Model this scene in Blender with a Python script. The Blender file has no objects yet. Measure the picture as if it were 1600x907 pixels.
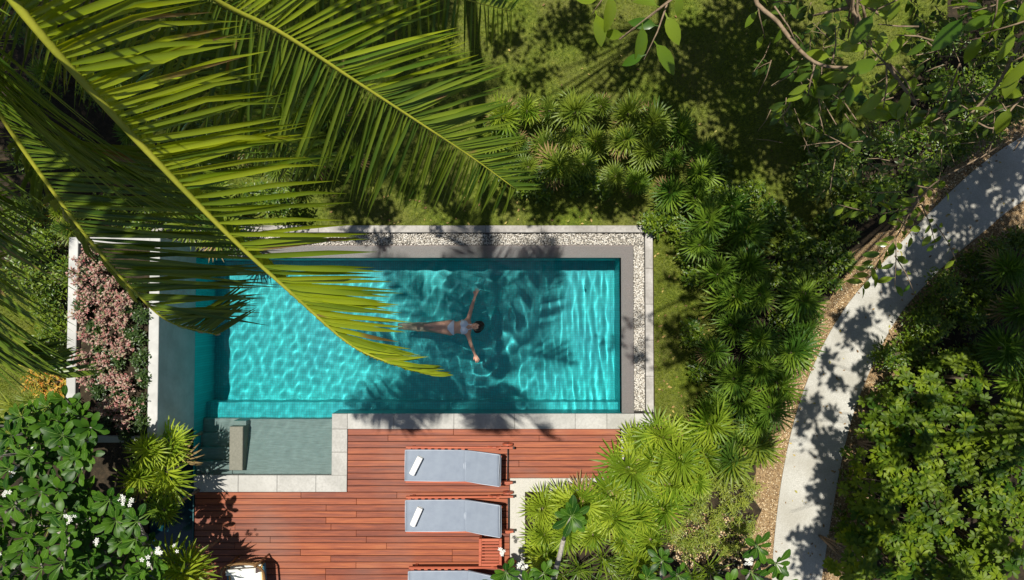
import bpy, math, random
import numpy as np
from mathutils import Vector, Matrix, Euler
R = math.radians
random.seed(7)
rng = np.random.default_rng(11)
SC = bpy.context.scene
COL = SC.collection

# ------------------------------------------------------------------ camera, world, sun
CAM_H = 13.7
TILT = R(1.72)
LENS = 24.03
cam_data = bpy.data.cameras.new('camera')
cam = bpy.data.objects.new('camera', cam_data)
COL.objects.link(cam)
cam.location = (0, 0, CAM_H)
cam.rotation_euler = (TILT, 0, 0)
cam_data.lens = LENS
cam_data.sensor_width = 36
cam_data.clip_start = 0.05
cam_data.clip_end = 2000
SC.camera = cam

SUN = Vector((-0.13, 0.22, 1.0)).normalized()
world = bpy.data.worlds.new('World')
SC.world = world
world.use_nodes = True
wn = world.node_tree
sky = wn.nodes.new('ShaderNodeTexSky')
sky.sky_type = 'NISHITA'
sky.sun_disc = False
sky.sun_elevation = math.asin(SUN.z)
sky.sun_rotation = math.atan2(SUN.x, SUN.y)
wn.links.new(sky.outputs[0], wn.nodes['Background'].inputs[0])
wn.nodes['Background'].inputs[1].default_value = 0.05
sun_data = bpy.data.lights.new('sun', 'SUN')
sun_data.energy = 5.0
sun_data.angle = R(0.53)
sun_data.color = (1.0, 0.955, 0.87)
sun_data.cycles.is_caustics_light = True
sun = bpy.data.objects.new('sun', sun_data)
COL.objects.link(sun)
sun.rotation_euler = SUN.to_track_quat('Z', 'Y').to_euler()
SC.view_settings.view_transform = 'Standard'
SC.view_settings.look = 'None'
SC.view_settings.exposure = 0.35
SC.view_settings.gamma = 1.0
SC.cycles.max_bounces = 10
SC.cycles.transparent_max_bounces = 8
SC.cycles.sample_clamp_indirect = 6

# ------------------------------------------------------------------ picture point -> place on the level z
F_PX = 1600 * LENS / 36


def P(px, py, z=0.0):
    x = (px - 800) / F_PX
    y = -(py - 453.5) / F_PX
    yy = y * math.cos(TILT) + math.sin(TILT)
    zz = y * math.sin(TILT) - math.cos(TILT)
    t = (z - CAM_H) / zz
    return Vector((x * t, yy * t, z))


def PX(px, z=0.0, py=500):
    return P(px, py, z).x


def PY(py, z=0.0):
    return P(800, py, z).y


def proj(v):
    """place -> picture point"""
    x, y, z = v[0], v[1], v[2] - CAM_H
    yc = y * math.cos(TILT) + z * math.sin(TILT)
    zc = -y * math.sin(TILT) + z * math.cos(TILT)
    zc = min(zc, -0.05)
    return 800 + F_PX * x / -zc, 453.5 - F_PX * yc / -zc


# ------------------------------------------------------------------ object helpers
def tag(o, label=None, cat=None, group=None, kind=None):
    if label:
        o['label'] = label
    if cat:
        o['category'] = cat
    if group:
        o['group'] = group
    if kind:
        o['kind'] = kind
    return o


def empty(name, loc=(0, 0, 0), rz=0.0):
    o = bpy.data.objects.new(name, None)
    o.empty_display_size = 0.2
    o.location = loc
    o.rotation_euler = (0, 0, rz)
    COL.objects.link(o)
    return o


def link(name, me, parent=None, loc=None):
    o = bpy.data.objects.new(name, me)
    COL.objects.link(o)
    if parent is not None:
        o.parent = parent
    if loc is not None:
        o.location = loc
    return o


def mesh_np(name, V, F, mats, smooth=True, midx=None):
    """V (n,3); F list of arrays of quads / tris"""
    me = bpy.data.meshes.new(name)
    V = np.asarray(V, dtype=np.float32)
    Fs = [np.asarray(f, dtype=np.int32) for f in (F if isinstance(F, list) else [F]) if len(f)]
    nl = sum(f.size for f in Fs)
    nf = sum(len(f) for f in Fs)
    me.vertices.add(len(V))
    me.vertices.foreach_set('co', V.ravel())
    me.loops.add(nl)
    me.loops.foreach_set('vertex_index', np.concatenate([f.ravel() for f in Fs]))
    me.polygons.add(nf)
    cnt = np.concatenate([np.full(len(f), f.shape[1], dtype=np.int32) for f in Fs])
    st = np.zeros(nf, dtype=np.int32)
    st[1:] = np.cumsum(cnt)[:-1]
    me.polygons.foreach_set('loop_start', st)
    me.polygons.foreach_set('loop_total', cnt)
    if smooth:
        me.polygons.foreach_set('use_smooth', np.ones(nf, dtype=bool))
    if midx is not None:
        me.polygons.foreach_set('material_index', np.asarray(midx, dtype=np.int32))
    me.update(calc_edges=True)
    me.validate()
    for m in (mats if isinstance(mats, (list, tuple)) else [mats]):
        me.materials.append(m)
    return me


class MB:
    def __init__(s):
        s.v = []
        s.f = []
        s.m = []

    def add(s, vs, fs, mi=0):
        o = len(s.v)
        s.v += [tuple(v) for v in vs]
        s.f += [tuple(i + o for i in f) for f in fs]
        s.m += [mi] * len(fs)

    def box(s, c, d, rot=None, bev=0.0, mi=0):
        x, y, z = d[0] / 2, d[1] / 2, d[2] / 2
        if bev <= 0:
            vs = [(sx * x, sy * y, sz * z) for sz in (-1, 1) for sy in (-1, 1) for sx in (-1, 1)]
            fs = [(0, 2, 3, 1), (4, 5, 7, 6), (0, 1, 5, 4), (2, 6, 7, 3), (0, 4, 6, 2), (1, 3, 7, 5)]
        else:
            b = min(bev, x * .9, y * .9, z * .9)
            rings = [(x - b, y - b, -z), (x, y, -z + b), (x, y, z - b), (x - b, y - b, z)]
            vs = []
            for (a, c2, zz) in rings:
                bb = 0 if a == x else 0
                vs += [(-a, -c2, zz), (a, -c2, zz), (a, c2, zz), (-a, c2, zz)]
            fs = [(3, 2, 1, 0), (12, 13, 14, 15)]
            for r in range(3):
                for k in range(4):
                    a = r * 4 + k
                    bq = r * 4 + (k + 1) % 4
                    fs.append((a, bq, bq + 4, a + 4))
        if rot is not None:
            vs = [rot @ Vector(v) for v in vs]
        s.add([(v[0] + c[0], v[1] + c[1], v[2] + c[2]) for v in vs], fs, mi)

    def tube(s, pts, rad, n=8, mi=0, cap=True):
        pts = [Vector(p) for p in pts]
        if not hasattr(rad, '__len__'):
            rad = [rad] * len(pts)
        vs = []
        up = None
        for i, p in enumerate(pts):
            d = (pts[min(i + 1, len(pts) - 1)] - pts[max(i - 1, 0)])
            d = d.normalized() if d.length > 1e-9 else Vector((0, 0, 1))
            if up is None:
                up = d.orthogonal().normalized()
            else:
                up = up - d * up.dot(d)
                up = up.normalized() if up.length > 1e-6 else d.orthogonal().normalized()
            sd = d.cross(up)
            for k in range(n):
                a = 2 * math.pi * k / n
                vs.append(p + (up * math.cos(a) + sd * math.sin(a)) * rad[i])
        fs = []
        for i in range(len(pts) - 1):
            for k in range(n):
                a = i * n + k
                b = i * n + (k + 1) % n
                fs.append((a, b, b + n, a + n))
        if cap:
            fs.append(tuple(range(n))[::-1])
            fs.append(tuple((len(pts) - 1) * n + k for k in range(n)))
        s.add(vs, fs, mi)

    def prism(s, poly, z0, z1, mi=0):
        n = len(poly)
        area = sum(poly[i][0] * poly[(i + 1) % n][1] - poly[(i + 1) % n][0] * poly[i][1] for i in range(n))
        if area < 0:
            poly = poly[::-1]
        vs = [(p[0], p[1], z0) for p in poly] + [(p[0], p[1], z1) for p in poly]
        fs = [tuple(range(n))[::-1], tuple(range(n, 2 * n))]
        fs += [(i, (i + 1) % n, (i + 1) % n + n, i + n) for i in range(n)]
        s.add(vs, fs, mi)

    def mesh(s, name, mats, smooth=False):
        me = bpy.data.meshes.new(name)
        me.from_pydata(s.v, [], s.f)
        for m in (mats if isinstance(mats, (list, tuple)) else [mats]):
            me.materials.append(m)
        me.polygons.foreach_set('material_index', s.m)
        if smooth:
            me.polygons.foreach_set('use_smooth', [True] * len(s.f))
        me.update()
        return me

    def build(s, name, mats, parent=None, smooth=False):
        return link(name, s.mesh(name, mats, smooth), parent)


# ------------------------------------------------------------------ materials
def new_mat(name):
    m = bpy.data.materials.new(name)
    m.use_nodes = True
    nt = m.node_tree
    return m, nt, nt.nodes['Principled BSDF']


def N(nt, t, **kw):
    n = nt.nodes.new(t)
    for k, v in kw.items():
        if k in n.inputs:
            n.inputs[k].default_value = v
        else:
            setattr(n, k, v)
    return n


def ramp(nt, stops):
    r = nt.nodes.new('ShaderNodeValToRGB')
    els = r.color_ramp.elements
    while len(els) > 1:
        els.remove(els[-1])
    els[0].position = stops[0][0]
    els[0].color = (*stops[0][1], 1)
    for p, c in stops[1:]:
        e = els.new(p)
        e.color = (*c, 1)
    return r


def noise_mat(name, stops, scale=5.0, detail=6, rough=0.7, bump=0.3, bscale=60.0, stretch=(1, 1, 1), spec=0.3, rand=0.0, coord='Object', bdist=0.01, big=None, bigamt=0.4):
    m, nt, b = new_mat(name)
    L = nt.links.new
    tc = N(nt, 'ShaderNodeTexCoord')
    mp = N(nt, 'ShaderNodeMapping')
    mp.inputs['Scale'].default_value = stretch
    L(tc.outputs[coord], mp.inputs[0])
    n1 = N(nt, 'ShaderNodeTexNoise', Scale=scale, Detail=detail, Roughness=0.65)
    L(mp.outputs[0], n1.inputs[0])
    r = ramp(nt, stops)
    fac = n1.outputs[0]
    if rand > 0:
        oi = N(nt, 'ShaderNodeObjectInfo')
        mth = N(nt, 'ShaderNodeMath', operation='MULTIPLY_ADD')
        L(oi.outputs['Random'], mth.inputs[0])
        mth.inputs[1].default_value = rand
        sub = N(nt, 'ShaderNodeMath', operation='SUBTRACT')
        L(fac, sub.inputs[0])
        sub.inputs[1].default_value = rand / 2
        L(sub.outputs[0], mth.inputs[2])
        fac = mth.outputs[0]
    L(fac, r.inputs[0])
    out = r.outputs[0]
    if big:
        n3 = N(nt, 'ShaderNodeTexNoise', Scale=big[0], Detail=3)
        L(tc.outputs[coord], n3.inputs[0])
        r3 = ramp(nt, [(0.35, (0, 0, 0)), (0.65, (1, 1, 1))])
        L(n3.outputs[0], r3.inputs[0])
        mx = N(nt, 'ShaderNodeMix', data_type='RGBA')
        ml = N(nt, 'ShaderNodeMath', operation='MULTIPLY')
        ml.inputs[1].default_value = bigamt
        L(r3.outputs[0], ml.inputs[0])
        L(ml.outputs[0], mx.inputs[0])
        L(out, mx.inputs[6])
        mx.inputs[7].default_value = (*big[1], 1)
        out = mx.outputs[2]
    L(out, b.inputs['Base Color'])
    b.inputs['Roughness'].default_value = rough
    b.inputs['Specular IOR Level'].default_value = spec
    if bump > 0:
        n2 = N(nt, 'ShaderNodeTexNoise', Scale=bscale, Detail=4)
        L(mp.outputs[0], n2.inputs[0])
        bp = N(nt, 'ShaderNodeBump', Strength=bump, Distance=bdist)
        L(n2.outputs[0], bp.inputs['Height'])
        L(bp.outputs[0], b.inputs['Normal'])
    return m


def leaf_mat(name, c0, c1, trans=0.45, rough=0.35, spec=0.5, scale=6.0, tcol=None, island=False):
    """leaf: noise + per-object variation, light passes through"""
    m, nt, b = new_mat(name)
    L = nt.links.new
    tc = N(nt, 'ShaderNodeTexCoord')
    geo = N(nt, 'ShaderNodeNewGeometry')
    n1 = N(nt, 'ShaderNodeTexNoise', Scale=scale, Detail=2)
    L(geo.outputs['Position'], n1.inputs[0])
    oi = N(nt, 'ShaderNodeObjectInfo')
    src = geo.outputs['Random Per Island'] if island else oi.outputs['Random']
    md = N(nt, 'ShaderNodeMath', operation='MULTIPLY_ADD')
    L(src, md.inputs[0])
    md.inputs[1].default_value = 0.75
    sb = N(nt, 'ShaderNodeMath', operation='SUBTRACT')
    L(n1.outputs[0], sb.inputs[0])
    sb.inputs[1].default_value = 0.37
    L(sb.outputs[0], md.inputs[2])
    r = ramp(nt, [(0.12, c0), (0.88, c1)] + ([(0.965, c1), (1.0, (0.26, 0.17, 0.06))] if 'coconut' in name else []))
    L(md.outputs[0], r.inputs[0])
    L(r.outputs[0], b.inputs['Base Color'])
    b.inputs['Roughness'].default_value = rough
    b.inputs['Specular IOR Level'].default_value = spec
    tr = N(nt, 'ShaderNodeBsdfTranslucent')
    mul = N(nt, 'ShaderNodeMix', data_type='RGBA', blend_type='MULTIPLY')
    mul.inputs[0].default_value = 1.0
    L(r.outputs[0], mul.inputs[6])
    mul.inputs[7].default_value = (*(tcol or (1.9, 1.7, 0.5)), 1)
    L(mul.outputs[2], tr.inputs[0])
    mx = N(nt, 'ShaderNodeMixShader')
    mx.inputs[0].default_value = trans
    L(b.outputs[0], mx.inputs[1])
    L(tr.outputs[0], mx.inputs[2])
    L(mx.outputs[0], nt.nodes['Material Output'].inputs[0])
    return m


M = {}
M['soil'] = noise_mat('soil', [(0.25, (0.012, 0.009, 0.005)), (0.5, (0.03, 0.022, 0.012)), (0.8, (0.075, 0.05, 0.028))], 9, 8, 0.95, 0.8, 40, bdist=0.03)
M['turf'] = noise_mat('turf', [(0.3, (0.035, 0.06, 0.004)), (0.55, (0.11, 0.15, 0.012)), (0.75, (0.22, 0.23, 0.035))], 14, 8, 0.95, 0.8, 90, bdist=0.03, big=(0.9, (0.17, 0.14, 0.05)), bigamt=0.4)
M['concrete'] = noise_mat('washed_concrete', [(0.3, (0.31, 0.30, 0.26)), (0.55, (0.45, 0.44, 0.395)), (0.7, (0.55, 0.54, 0.49))], 55, 8, 0.9, 0.5, 160, bdist=0.004, big=(1.6, (0.27, 0.25, 0.20)), bigamt=0.5)
M['terrace'] = noise_mat('pale_terrazzo', [(0.3, (0.36, 0.345, 0.31)), (0.6, (0.46, 0.445, 0.40))], 40, 6, 0.8, 0.3, 120, bdist=0.003, big=(1.5, (0.5, 0.47, 0.4)), bigamt=0.3)
M['coping'] = noise_mat('coping_stone', [(0.3, (0.32, 0.31, 0.285)), (0.6, (0.43, 0.42, 0.39))], 22, 8, 0.7, 0.3, 90, rand=0.25, bdist=0.003, big=(3.0, (0.27, 0.265, 0.24)), bigamt=0.45)
M['kerb'] = noise_mat('kerb_stone', [(0.3, (0.30, 0.28, 0.26)), (0.65, (0.44, 0.42, 0.39))], 18, 8, 0.8, 0.3, 90, rand=0.2, bdist=0.003, big=(2.5, (0.17, 0.155, 0.135)), bigamt=0.55)
M['ledge'] = noise_mat('ledge_stone', [(0.3, (0.26, 0.145, 0.13)), (0.65, (0.42, 0.235, 0.215))], 60, 6, 0.5, 0.2, 120, bdist=0.002)
M['stepstone'] = noise_mat('green_grey_stone', [(0.3, (0.23, 0.20, 0.18)), (0.7, (0.36, 0.32, 0.295))], 9, 8, 0.6, 0.2, 80, stretch=(0.6, 5, 1), bdist=0.002)
M['stepwall'] = noise_mat('brown_grey_stone', [(0.3, (0.13, 0.13, 0.10)), (0.7, (0.20, 0.195, 0.155))], 30, 8, 0.6, 0.2, 80, bdist=0.002)
M['plaster'] = noise_mat('white_plaster', [(0.3, (0.42, 0.42, 0.40)), (0.7, (0.53, 0.525, 0.50))], 5, 8, 0.85, 0.1, 60, bdist=0.002, big=(2.4, (0.27, 0.27, 0.25)), bigamt=0.55)
M['dark_tile'] = noise_mat('dark_teal_stone', [(0.3, (0.02, 0.07, 0.075)), (0.7, (0.035, 0.10, 0.105))], 8, 6, 0.4, 0.1, 60)
M['joint'] = noise_mat('joint_mortar', [(0.3, (0.10, 0.095, 0.085)), (0.7, (0.17, 0.16, 0.14))], 20, 6, 0.95, 0.2)
M['deckbase'] = noise_mat('deck_joists', [(0.3, (0.02, 0.01, 0.006)), (0.7, (0.05, 0.022, 0.014))], 20, 6, 0.95, 0.2)
M['towel'] = noise_mat('white_towel', [(0.3, (0.72, 0.71, 0.68)), (0.7, (0.84, 0.83, 0.8))], 40, 6, 0.95, 0.6, 240, bdist=0.004)
M['bark'] = noise_mat('bark', [(0.3, (0.10, 0.07, 0.045)), (0.7, (0.26, 0.20, 0.14))], 20, 8, 0.9, 0.6, 50, bdist=0.01)
M['greybark'] = noise_mat('grey_bark', [(0.3, (0.20, 0.18, 0.15)), (0.7, (0.42, 0.39, 0.34))], 24, 8, 0.85, 0.6, 50, bdist=0.008)
M['twig'] = noise_mat('twig_bark', [(0.3, (0.13, 0.09, 0.055)), (0.7, (0.30, 0.22, 0.14))], 24, 8, 0.8, 0.3, 50)
M['palmtrunk'] = noise_mat('palm_trunk', [(0.3, (0.12, 0.10, 0.07)), (0.7, (0.3, 0.26, 0.2))], 6, 8, 0.9, 0.8, 20, stretch=(1, 1, 5))
M['skin'] = noise_mat('skin', [(0.3, (0.62, 0.33, 0.21)), (0.7, (0.70, 0.40, 0.27))], 8, 4, 0.45, 0.05)
M['hair'] = noise_mat('dark_hair', [(0.3, (0.02, 0.012, 0.01)), (0.7, (0.05, 0.03, 0.022))], 40, 6, 0.4, 0.4, 90)
M['bikini'] = noise_mat('white_bikini', [(0.3, (0.72, 0.78, 0.84)), (0.7, (0.8, 0.85, 0.9))], 30, 4, 0.8, 0.2)
M['lips'] = noise_mat('lips', [(0.3, (0.35, 0.08, 0.07)), (0.7, (0.4, 0.1, 0.08))], 30, 4, 0.5, 0.0)
M['eyes'] = noise_mat('eyelids', [(0.3, (0.1, 0.05, 0.035)), (0.7, (0.14, 0.07, 0.05))], 30, 4, 0.5, 0.0)
M['cushion'] = noise_mat('grey_blue_canvas', [(0.3, (0.185, 0.215, 0.265)), (0.7, (0.225, 0.26, 0.31))], 5, 6, 0.85, 0.25, 260, bdist=0.002)
M['piping'] = noise_mat('canvas_piping', [(0.3, (0.42, 0.46, 0.52)), (0.7, (0.5, 0.54, 0.6))], 5, 6, 0.85, 0.1)
M['rattan'] = noise_mat('brown_rattan', [(0.3, (0.10, 0.05, 0.02)), (0.7, (0.28, 0.16, 0.06))], 60, 6, 0.6, 0.5, 200)
M['cream'] = noise_mat('cream_cotton', [(0.3, (0.7, 0.72, 0.66)), (0.7, (0.8, 0.81, 0.75))], 20, 6, 0.9, 0.2)
M['gold'] = noise_mat('mustard_stripe', [(0.3, (0.5, 0.3, 0.08)), (0.7, (0.6, 0.38, 0.12))], 20, 6, 0.9, 0.2)
M['blue'] = noise_mat('blue_stripe', [(0.3, (0.03, 0.13, 0.2)), (0.7, (0.05, 0.18, 0.26))], 20, 6, 0.9, 0.2)
M['metal'] = noise_mat('dark_metal', [(0.3, (0.02, 0.02, 0.022)), (0.7, (0.05, 0.05, 0.05))], 20, 4, 0.4, 0.0)

# teak, one board differs from the next
def wood_mat(name, cols, rough=0.5, rand=0.6):
    m, nt, b = new_mat(name)
    L = nt.links.new
    oi = N(nt, 'ShaderNodeObjectInfo')
    geo = N(nt, 'ShaderNodeNewGeometry')
    mp = N(nt, 'ShaderNodeMapping')
    mp.inputs['Scale'].default_value = (1.4, 26, 26)
    L(geo.outputs['Position'], mp.inputs[0])
    sh = N(nt, 'ShaderNodeVectorMath', operation='ADD')
    cmb = N(nt, 'ShaderNodeMath', operation='MULTIPLY')
    cmb.inputs[1].default_value = 37.0
    L(oi.outputs['Random'], cmb.inputs[0])
    L(mp.outputs[0], sh.inputs[0])
    L(cmb.outputs[0], sh.inputs[1])
    n1 = N(nt, 'ShaderNodeTexNoise', Scale=1.0, Detail=8, Roughness=0.7)
    L(sh.outputs[0], n1.inputs[0])
    n4 = N(nt, 'ShaderNodeTexNoise', Scale=0.55, Detail=4)
    L(geo.outputs['Position'], n4.inputs[0])
    a = N(nt, 'ShaderNodeMath', operation='MULTIPLY_ADD')
    L(oi.outputs['Random'], a.inputs[0])
    a.inputs[1].default_value = rand
    a.inputs[2].default_value = -rand / 2
    a2 = N(nt, 'ShaderNodeMath', operation='ADD')
    L(a.outputs[0], a2.inputs[0])
    L(n1.outputs[0], a2.inputs[1])
    r = ramp(nt, cols)
    L(a2.outputs[0], r.inputs[0])
    mx = N(nt, 'ShaderNodeMix', data_type='RGBA')
    rr = ramp(nt, [(0.48, (0, 0, 0)), (0.72, (0.42, 0.42, 0.42))])
    L(n4.outputs[0], rr.inputs[0])
    L(rr.outputs[0], mx.inputs[0])
    L(r.outputs[0], mx.inputs[6])
    mx.inputs[7].default_value = (0.22, 0.135, 0.105, 1)
    L(mx.outputs[2], b.inputs['Base Color'])
    b.inputs['Roughness'].default_value = rough
    b.inputs['Specular IOR Level'].default_value = 0.3
    bp = N(nt, 'ShaderNodeBump', Strength=0.35, Distance=0.004)
    L(n1.outputs[0], bp.inputs['Height'])
    L(bp.outputs[0], b.inputs['Normal'])
    return m


M['deck'] = wood_mat('red_deck_wood', [(0.15, (0.07, 0.022, 0.014)), (0.4, (0.17, 0.045, 0.024)), (0.62, (0.29, 0.078, 0.030)), (0.9, (0.42, 0.155, 0.052))], rand=.22)
M['teak'] = wood_mat('red_teak', [(0.15, (0.20, 0.045, 0.024)), (0.5, (0.36, 0.085, 0.042)), (0.9, (0.48, 0.15, 0.07))], rand=0.2)

# pebbles, litter, pool mosaic
def island_mat(name, stops, rough=0.7, spec=0.3):
    m, nt, b = new_mat(name)
    g = N(nt, 'ShaderNodeNewGeometry')
    r = ramp(nt, stops)
    nt.links.new(g.outputs['Random Per Island'], r.inputs[0])
    nt.links.new(r.outputs[0], b.inputs['Base Color'])
    b.inputs['Roughness'].default_value = rough
    b.inputs['Specular IOR Level'].default_value = spec
    return m


M['pebble'] = island_mat('river_pebbles', [(0.0, (0.12, 0.10, 0.08)), (0.25, (0.40, 0.36, 0.30)), (0.6, (0.58, 0.54, 0.47)), (1.0, (0.70, 0.68, 0.63))])
M['litter'] = island_mat('golden_gravel', [(0.0, (0.10, 0.06, 0.03)), (0.3, (0.30, 0.18, 0.08)), (0.7, (0.56, 0.40, 0.21)), (1.0, (0.74, 0.62, 0.42))], 0.8)
M['litterbase'] = noise_mat('gravel_bed', [(0.3, (0.12, 0.075, 0.04)), (0.7, (0.42, 0.29, 0.15))], 30, 8, 0.95, 0.8, 90, bdist=0.02)
M['grass'] = leaf_mat('grass_blades', (0.08, 0.14, 0.008), (0.30, 0.34, 0.035), 0.35, 0.7, 0.15, 1.2, island=True)


def mosaic(name, c0, c1):
    m, nt, b = new_mat(name)
    L = nt.links.new
    tc = N(nt, 'ShaderNodeTexCoord')
    br = N(nt, 'ShaderNodeTexBrick', Scale=1.0)
    br.offset = 0.0
    br.inputs['Brick Width'].default_value = 0.05
    br.inputs['Row Height'].default_value = 0.05
    br.inputs['Mortar Size'].default_value = 0.004
    br.inputs['Color1'].default_value = (*c0, 1)
    br.inputs['Color2'].default_value = (*c1, 1)
    br.inputs['Mortar'].default_value = (c0[0] * .6 + .02, c0[1] * .7, c0[2] * .7, 1)
    L(tc.outputs['Object'], br.inputs[0])
    n = N(nt, 'ShaderNodeTexNoise', Scale=1.1, Detail=5)
    L(tc.outputs['Object'], n.inputs[0])
    mx = N(nt, 'ShaderNodeMix', data_type='RGBA', blend_type='MULTIPLY')
    mx.inputs[0].default_value = 1
    r = ramp(nt, [(0.3, (0.75, 0.8, 0.85)), (0.7, (1.15, 1.1, 1.05))])
    L(n.outputs[0], r.inputs[0])
    L(br.outputs[0], mx.inputs[6])
    L(r.outputs[0], mx.inputs[7])
    L(mx.outputs[2], b.inputs['Base Color'])
    b.inputs['Roughness'].default_value = 0.4
    b.inputs['Specular IOR Level'].default_value = 0.2
    return m


M['mosaic'] = mosaic('teal_mosaic', (0.010, 0.43, 0.44), (0.016, 0.52, 0.53))

m, nt, b = new_mat('pool_water')
b.inputs['Base Color'].default_value = (0.62, 0.97, 1.0, 1)
b.inputs['Transmission Weight'].default_value = 1.0
b.inputs['IOR'].default_value = 1.333
b.inputs['Roughness'].default_value = 0.0
M['water'] = m
m, nt, b = new_mat('still_dark_water')
b.inputs['Base Color'].default_value = (0.004, 0.03, 0.04, 1)
b.inputs['Roughness'].default_value = 0.08
M['darkwater'] = m

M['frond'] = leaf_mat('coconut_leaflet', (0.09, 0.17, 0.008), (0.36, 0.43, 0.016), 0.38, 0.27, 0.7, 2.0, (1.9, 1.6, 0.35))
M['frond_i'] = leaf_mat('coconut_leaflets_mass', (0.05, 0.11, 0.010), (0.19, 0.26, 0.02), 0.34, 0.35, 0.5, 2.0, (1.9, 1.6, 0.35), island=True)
M['rachis'] = noise_mat('palm_rachis', [(0.3, (0.30, 0.33, 0.03)), (0.7, (0.48, 0.46, 0.05))], 6, 4, 0.4, 0.1)
M['fan'] = leaf_mat('fan_palm_leaf', (0.05, 0.11, 0.012), (0.22, 0.28, 0.03), 0.35, 0.42, 0.35, 1.0, (1.7, 1.6, 0.35))
M['fanlime'] = leaf_mat('lime_fan_palm_leaf', (0.11, 0.20, 0.012), (0.34, 0.42, 0.035), 0.38, 0.42, 0.3, 1.0, (1.7, 1.6, 0.35))
M['fandark'] = leaf_mat('dark_fan_palm_leaf', (0.05, 0.12, 0.012), (0.17, 0.26, 0.022), 0.32, 0.45, 0.28, 1.0, (1.6, 1.6, 0.45))
M['frangi'] = leaf_mat('frangipani_leaf', (0.016, 0.058, 0.005), (0.066, 0.15, 0.010), 0.26, 0.42, 0.22, 1.5, (1.8, 1.9, 0.4))
M['frangi_i'] = leaf_mat('frangipani_leaf_mass', (0.016, 0.058, 0.005), (0.066, 0.15, 0.010), 0.26, 0.42, 0.22, 1.5, (1.8, 1.9, 0.4), island=True)
M['vein'] = noise_mat('pale_leaf_vein', [(0.3, (0.14, 0.24, 0.05)), (0.7, (0.2, 0.3, 0.07))], 6, 3, 0.5, 0)
M['petal'] = leaf_mat('white_petals', (0.75, 0.74, 0.68), (0.85, 0.85, 0.8), 0.3, 0.6, 0.2, 4, (1, 1, 0.95))
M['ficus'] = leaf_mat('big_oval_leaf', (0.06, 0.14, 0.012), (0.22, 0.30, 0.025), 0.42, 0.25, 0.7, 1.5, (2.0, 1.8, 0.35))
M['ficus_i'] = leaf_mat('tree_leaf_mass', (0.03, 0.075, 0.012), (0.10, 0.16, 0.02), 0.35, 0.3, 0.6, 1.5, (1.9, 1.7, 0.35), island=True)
M['shrub'] = leaf_mat('whorl_shrub_leaf', (0.032, 0.085, 0.005), (0.18, 0.25, 0.012), 0.34, 0.5, 0.25, 1.3, (1.8, 1.6, 0.4))
M['small'] = leaf_mat('small_green_leaf', (0.032, 0.085, 0.006), (0.17, 0.24, 0.014), 0.3, 0.4, 0.5, 2.0, None, island=True)
M['smalllime'] = leaf_mat('small_lime_leaf', (0.10, 0.16, 0.015), (0.32, 0.36, 0.05), 0.35, 0.4, 0.4, 2.0, None, island=True)
M['hedge'] = leaf_mat('dark_hedge_leaf', (0.02, 0.05, 0.012), (0.07, 0.12, 0.025), 0.25, 0.4, 0.5, 3.0, None, island=True)


def multi_leaf(name, stops):
    m = island_mat(name, stops, 0.5, 0.4)
    nt = m.node_tree
    b = nt.nodes['Principled BSDF']
    r = [n for n in nt.nodes if n.type == 'VALTORGB'][0]
    tr = N(nt, 'ShaderNodeBsdfTranslucent')
    nt.links.new(r.outputs[0], tr.inputs[0])
    mx = N(nt, 'ShaderNodeMixShader')
    mx.inputs[0].default_value = 0.3
    nt.links.new(b.outputs[0], mx.inputs[1])
    nt.links.new(tr.outputs[0], mx.inputs[2])
    nt.links.new(mx.outputs[0], nt.nodes['Material Output'].inputs[0])
    return m


M['pink'] = multi_leaf('pink_variegated_leaf', [(0.0, (0.09, 0.11, 0.04)), (0.22, (0.30, 0.27, 0.15)), (0.4, (0.36, 0.13, 0.11)), (0.6, (0.42, 0.22, 0.19)), (0.8, (0.50, 0.40, 0.31)), (1.0, (0.32, 0.055, 0.065))])
M['croton'] = multi_leaf('orange_yellow_leaf', [(0.0, (0.12, 0.14, 0.02)), (0.3, (0.42, 0.32, 0.03)), (0.6, (0.50, 0.17, 0.02)), (0.85, (0.55, 0.42, 0.04)), (1.0, (0.42, 0.07, 0.02))])

# ------------------------------------------------------------------ SETTING: ground sheets
XL = PX(306)           # inner face of the planter wall
XLEDGE = PX(971)
XG0, XG1 = PX(990), PX(1008)
XK = PX(1020)
YN = PY(403)           # inner north edge of the basin
YLN = PY(384)
YG = PY(364)
YKN = PY(353)
YS = PY(646)           # south edge of the main basin
YC = PY(670)
XS = PX(521)           # right edge of the step bay
XS2 = PX(545)
YSS = PY(742)
YSC = PY(768)
XD1 = PX(968)
XT0, XT1 = PX(797), PX(820)


def smooth_path(pts, n):
    """Catmull-Rom through pts -> n points"""
    pts = [Vector(p) for p in pts]
    q = [2 * pts[0] - pts[1]] + pts + [2 * pts[-1] - pts[-2]]
    out = []
    seg = len(pts) - 1
    for i in range(n):
        u = i / (n - 1) * seg
        k = min(int(u), seg - 1)
        t = u - k
        a, b2, c, d = q[k], q[k + 1], q[k + 2], q[k + 3]
        out.append(0.5 * ((2 * b2) + (c - a) * t + (2 * a - 5 * b2 + 4 * c - d) * t * t + (3 * b2 - a - 3 * c + d) * t ** 3))
    return out


# the ground: one sheet to the horizon, cut out round the pool
def ground_sheet():
    xs = [-900, XL - 0.9, XK, 900]
    ys = [-900, PY(960), YKN, 900]
    v = [(x, y, -0.02) for y in ys for x in xs]
    f = []
    for j in range(3):
        for i in range(3):
            if i == 1 and j == 1:
                continue
            a = j * 4 + i
            f.append((a, a + 1, a + 5, a + 4))
    mb = MB()
    mb.add(v, f)
    tag(mb.build('ground', M['soil']), kind='structure')


ground_sheet()


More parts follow.
